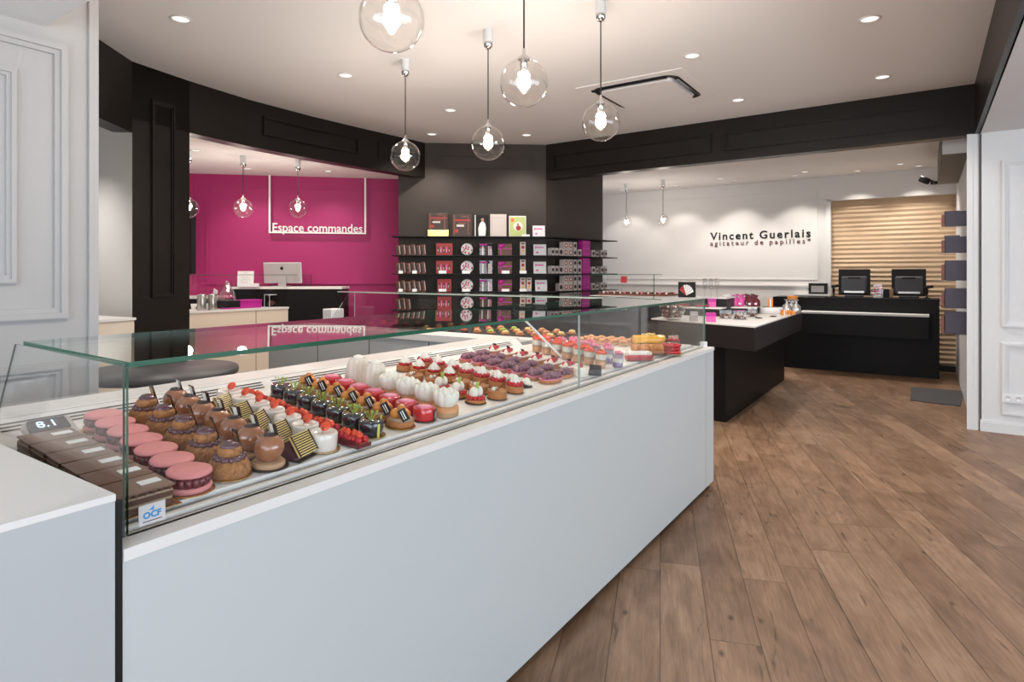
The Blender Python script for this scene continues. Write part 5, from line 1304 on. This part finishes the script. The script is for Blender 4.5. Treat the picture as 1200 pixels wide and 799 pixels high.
# ================================================================= CASH DESK
Yk = 9.95
xl_, xr_ = aty(908,427,10.1).x, aty(1101,440,Yk).x
cd = empty('cash_desk', (xr_,Yk,0), 0, 'long black cash desk with a white ledge before the timber wall', 'counter')
wd2 = xr_-xl_
MB('counter_black').box(-wd2,0,0,.55,0,1.055).build('body', cd)
xt = aty(967,348,Yk).x - xr_
MB('counter_brown').box(xt,.005,-.005,.55,1.055,1.065).build('top', cd)
xa2, xb2 = aty(938,364,Yk-.30).x-xr_, aty(1088,370,Yk-.30).x-xr_
MB('counter_black').box(xa2,xb2,-.30,0,.55,.835).build('ledge_body', cd); MB('white').box(xa2-.01,xb2+.01,-.31,0,.836,.862).build('white_ledge', cd)
sdk = empty('side_cabinet', (aty(955,0,10.2).x, 10.1, 0), 0, 'small black cabinet with white top left of the tills', 'cabinet')
MB('counter_black').box(-.35,.14,.47,.68,0,1.06).build('body', sdk); MB('white').box(-.36,.15,.46,.69,1.06,1.085).build('top', sdk)
def till(x, lb):
    P_ = aty(x,346,Yk+.28); p = empty('till_terminal', (P_.x,P_.y,1.066), .06, lb, 'till', 'touch screen tills')
    MB('black').tf(Matrix.Rotation(-.10,4,'X')).box(-.205,.205,.02,.045,.03,.41,.008).build('screen', p)
    s = MB('pos_grey'); s.tf(Matrix.Rotation(-.06,4,'X')); s.box(-.165,.165,-.05,.02,.04,.30,.02).tf(None).box(-.12,.12,-.10,.10,0,.03,.01).build('housing', p)
    MB('steel').tf(Matrix.Rotation(-.06,4,'X')).box(-.13,.13,-.056,-.050,.055,.085,.004).build('silver_strip', p)
    MB('black').tf(Matrix.Rotation(-.06,4,'X')).box(-.08,.08,-.053,-.050,.26,.285,.002).build('grip_slot', p)
till(1001,'black touch screen till seen from behind, nearer the white wall')
till(1065,'black touch screen till seen from behind, nearer the partition')
def scanner(x, lb, m_='black'):
    P_ = aty(x,347,Yk+.12); p = empty('barcode_scanner', (P_.x,P_.y,1.066), .3, lb, 'scanner', 'barcode scanners on stands')
    MB('black').lathe([(.045,0),(.045,.008),(.012,.02),(.010,.10)],16).build('stand', p)
    MB(m_).tube([(0,.0,.06),(.0,-.01,.13)], [.018,.016], 10).build('handle', p)
    MB(m_).tf(Matrix.Translation((.015,-.02,.155)) @ Matrix.Rotation(-.2,4,'Y')).box(-.05,.055,-.025,.025,-.018,.018,.008).build('head', p)
scanner(977,'black barcode scanner on a stand left of the tills'); scanner(1086,'black barcode scanner on a stand right of the tills')
P_ = aty(1029,350,Yk+.08); sw = empty('sweets_display', (P_.x,P_.y,1.066), 0, 'clear stacked holder of pink and white sweets between the tills', 'display stand')
MB('acrylic').box(-.06,.06,-.05,.05,0,.05).box(-.065,.065,-.055,.055,.055,.12).box(-.05,.05,-.045,.045,.125,.19).build('clear_boxes', sw)
hs = MB('white','rose','magenta2')
for k in range(36): hs.use(k%3).sph((random.uniform(-.045,.045), random.uniform(-.035,.035), .02+.035*(k%5)), .013, 7, 5)
hs.build('sweets', sw)
MB('white').box(-.045,.045,-.062,-.058,-.0,.045).build('paper_tag', sw)
P_ = aty(1037.5,347,Yk+.27); o = MB('black').box(-.05,.05,-.05,.05,0,.12,.006).build('receipt_printer', None, (P_.x,P_.y,1.066)); tag(o, 'small black receipt printer between the two tills', 'printer')
P_ = aty(1044,347,Yk+.27); o = MB('tan').box(-.03,.03,-.03,.03,0,.12,.003).build('brown_carton', None, (P_.x,P_.y,1.066)); tag(o, 'little brown carton beside the receipt printer', 'box')
P_ = aty(963,347,10.6); o = empty('card_rack', (sdk.location.x-.02,10.67,1.0855), 0, 'black framed box on the side cabinet', 'box')
MB('black').box(-.13,.13,-.05,.05,0,.17,.004).build('frame', o); MB('grey_card').box(-.09,.09,-.053,-.05,.03,.13).build('window', o)
P_ = isle(934,365); oo = empty('orange_cup_stand', (P_.x-.05,P_.y-.0,.951), 0, 'white pedestal holding an orange bowl at the far end of the island', 'display stand')
MB('white').lathe([(.05,0),(.05,.006),(.010,.012),(.008,.10),(.05,.12),(.052,.125),(0,.125)],20).build('pedestal', oo); MB('orangebox').lathe([(.03,.126),(.055,.15),(.06,.185),(.056,.185),(0,.14)],18).build('bowl', oo)

# doormat, socket, camera, right side shelves
mt = MB('slate').prism([tuple(gz(1068,454,.0).xy), tuple(gz(1130,459,.0).xy), tuple(gz(1125,476.5,.0).xy), tuple(gz(1067,469.5,.0).xy)], .0005, .010).build('doormat'); 
tag(mt, 'dark slate grey doormat on the oak floor beside the partition', 'mat')
P_ = aty(1187,467,6.869); so = empty('wall_socket', (P_.x,6.869,P_.z), 0, 'double white wall socket low on the right panelled wall', 'socket')
MB('plastic_white').box(-.075,.075,-.008,.0,-.04,.04,.003).build('face_plate', so)
for sx in (-.036,.036):
    MB('plastic_white','grey_card').tf(Matrix.Translation((sx,-.009,0)) @ Matrix.Rotation(PI/2,4,'X')).lathe([(.024,-.001),(.024,.003),(.021,.003),(.020,0),(0,0)],20).use(1).tf(Matrix.Translation((sx,-.0095,0)) @ Matrix.Rotation(PI/2,4,'X')).cyl(.003,0,.001,8,(-.008,0,0)).cyl(.003,0,.001,8,(.008,0,0)).build('socket_insert', so)
P_ = aty(1083,211,10.3); cam_ = empty('security_camera', (P_.x,10.3,P_.z), 0, 'small black security camera below the back room ceiling', 'camera')
MB('black').tf(Matrix.Rotation(-1.1,4,'Y')).lathe([(0,-.075),(.040,-.07),(.045,-.02),(.040,.06),(0,.065)],16).build('body', cam_)
MB('black').tube([(.03,0,.0),(.10,.05,-.02),(.12,.42,-.01)],.014,8).lathe([(.045,-.02),(.045,.02)],12,(.12,.40,0)).build('bracket', cam_)
shz = [(264,247,'top'),(296,277,'second'),(329,305,'third'),(362,338,'fourth'),(393,366,'bottom')]
for i,(yb_,yt_,nm_) in enumerate(shz):
    z = aty(1138,yb_+ (0),6.90).z; 
    s = MB('glass','glass_edge').box(.10,.344,6.93,7.35,z-.006,z).use(1).box(.099,.1005,6.93,7.35,z-.006,z).build('glass_shelf'); tag(s, f'{nm_} small glass shelf on the white partition', 'shelf', 'small glass shelves on the partition')
    h = aty(1125,yt_,6.95).z - z
    b5 = empty('dark_gift_box', (.24,7.02,z+.001), 0, f'dark violet gift box on the {nm_} partition shelf', 'box', 'dark gift boxes on the partition shelves')
    MB(mat('dark_violet_card%d'%i,(.045,.035,.055),.5)).box(-.10,.10,-.05,.06,0,h,.003).build('box_body', b5)
    MB('brownprint','magenta2').box(-.125,-.105,-.04,.05,0,h*.8,.002).use(1).box(-.128,-.125,-.02,.02,h*.3,h*.6).build('side_label', b5)
    b6 = MB('choc_violet').box(-.06,.06,-.05,.05,0,h*1.15 if i<2 else h*.9,.003).build('tall_gift_box', None, (.20,7.22,z+.001)); tag(b6, f'maroon gift box standing behind the dark one on the {nm_} partition shelf', 'box', 'maroon boxes on the partition shelves')

# grooves that carry the partition shelves
# ================================================================= CAMERA / VIEW
cam = bpy.data.cameras.new('camera'); co = bpy.data.objects.new('camera', cam); col.objects.link(co)
co.location = (0,0,H); co.rotation_euler = (PI/2, 0, TH)
cam.sensor_width = 36; cam.lens = 36*F/1200; cam.shift_y = -(399.5-HY)/1200; cam.clip_start = .02
sc = bpy.context.scene; sc.camera = co
w = bpy.data.worlds.new('world'); sc.world = w; w.use_nodes = True
w.node_tree.nodes['Background'].inputs[0].default_value = (.75,.87,1,1); w.node_tree.nodes['Background'].inputs[1].default_value = .9
sc.view_settings.view_transform = 'Standard'; sc.view_settings.look = 'None'; sc.view_settings.gamma = 1; sc.view_settings.exposure = 0.12
sc.view_settings.use_curve_mapping = False
sc.cycles.transparent_max_bounces = 32; sc.cycles.max_bounces = 10; sc.cycles.sample_clamp_indirect = 4
sc.cycles.caustics_reflective = False; sc.cycles.caustics_refractive = False
bpy.context.view_layer.update()
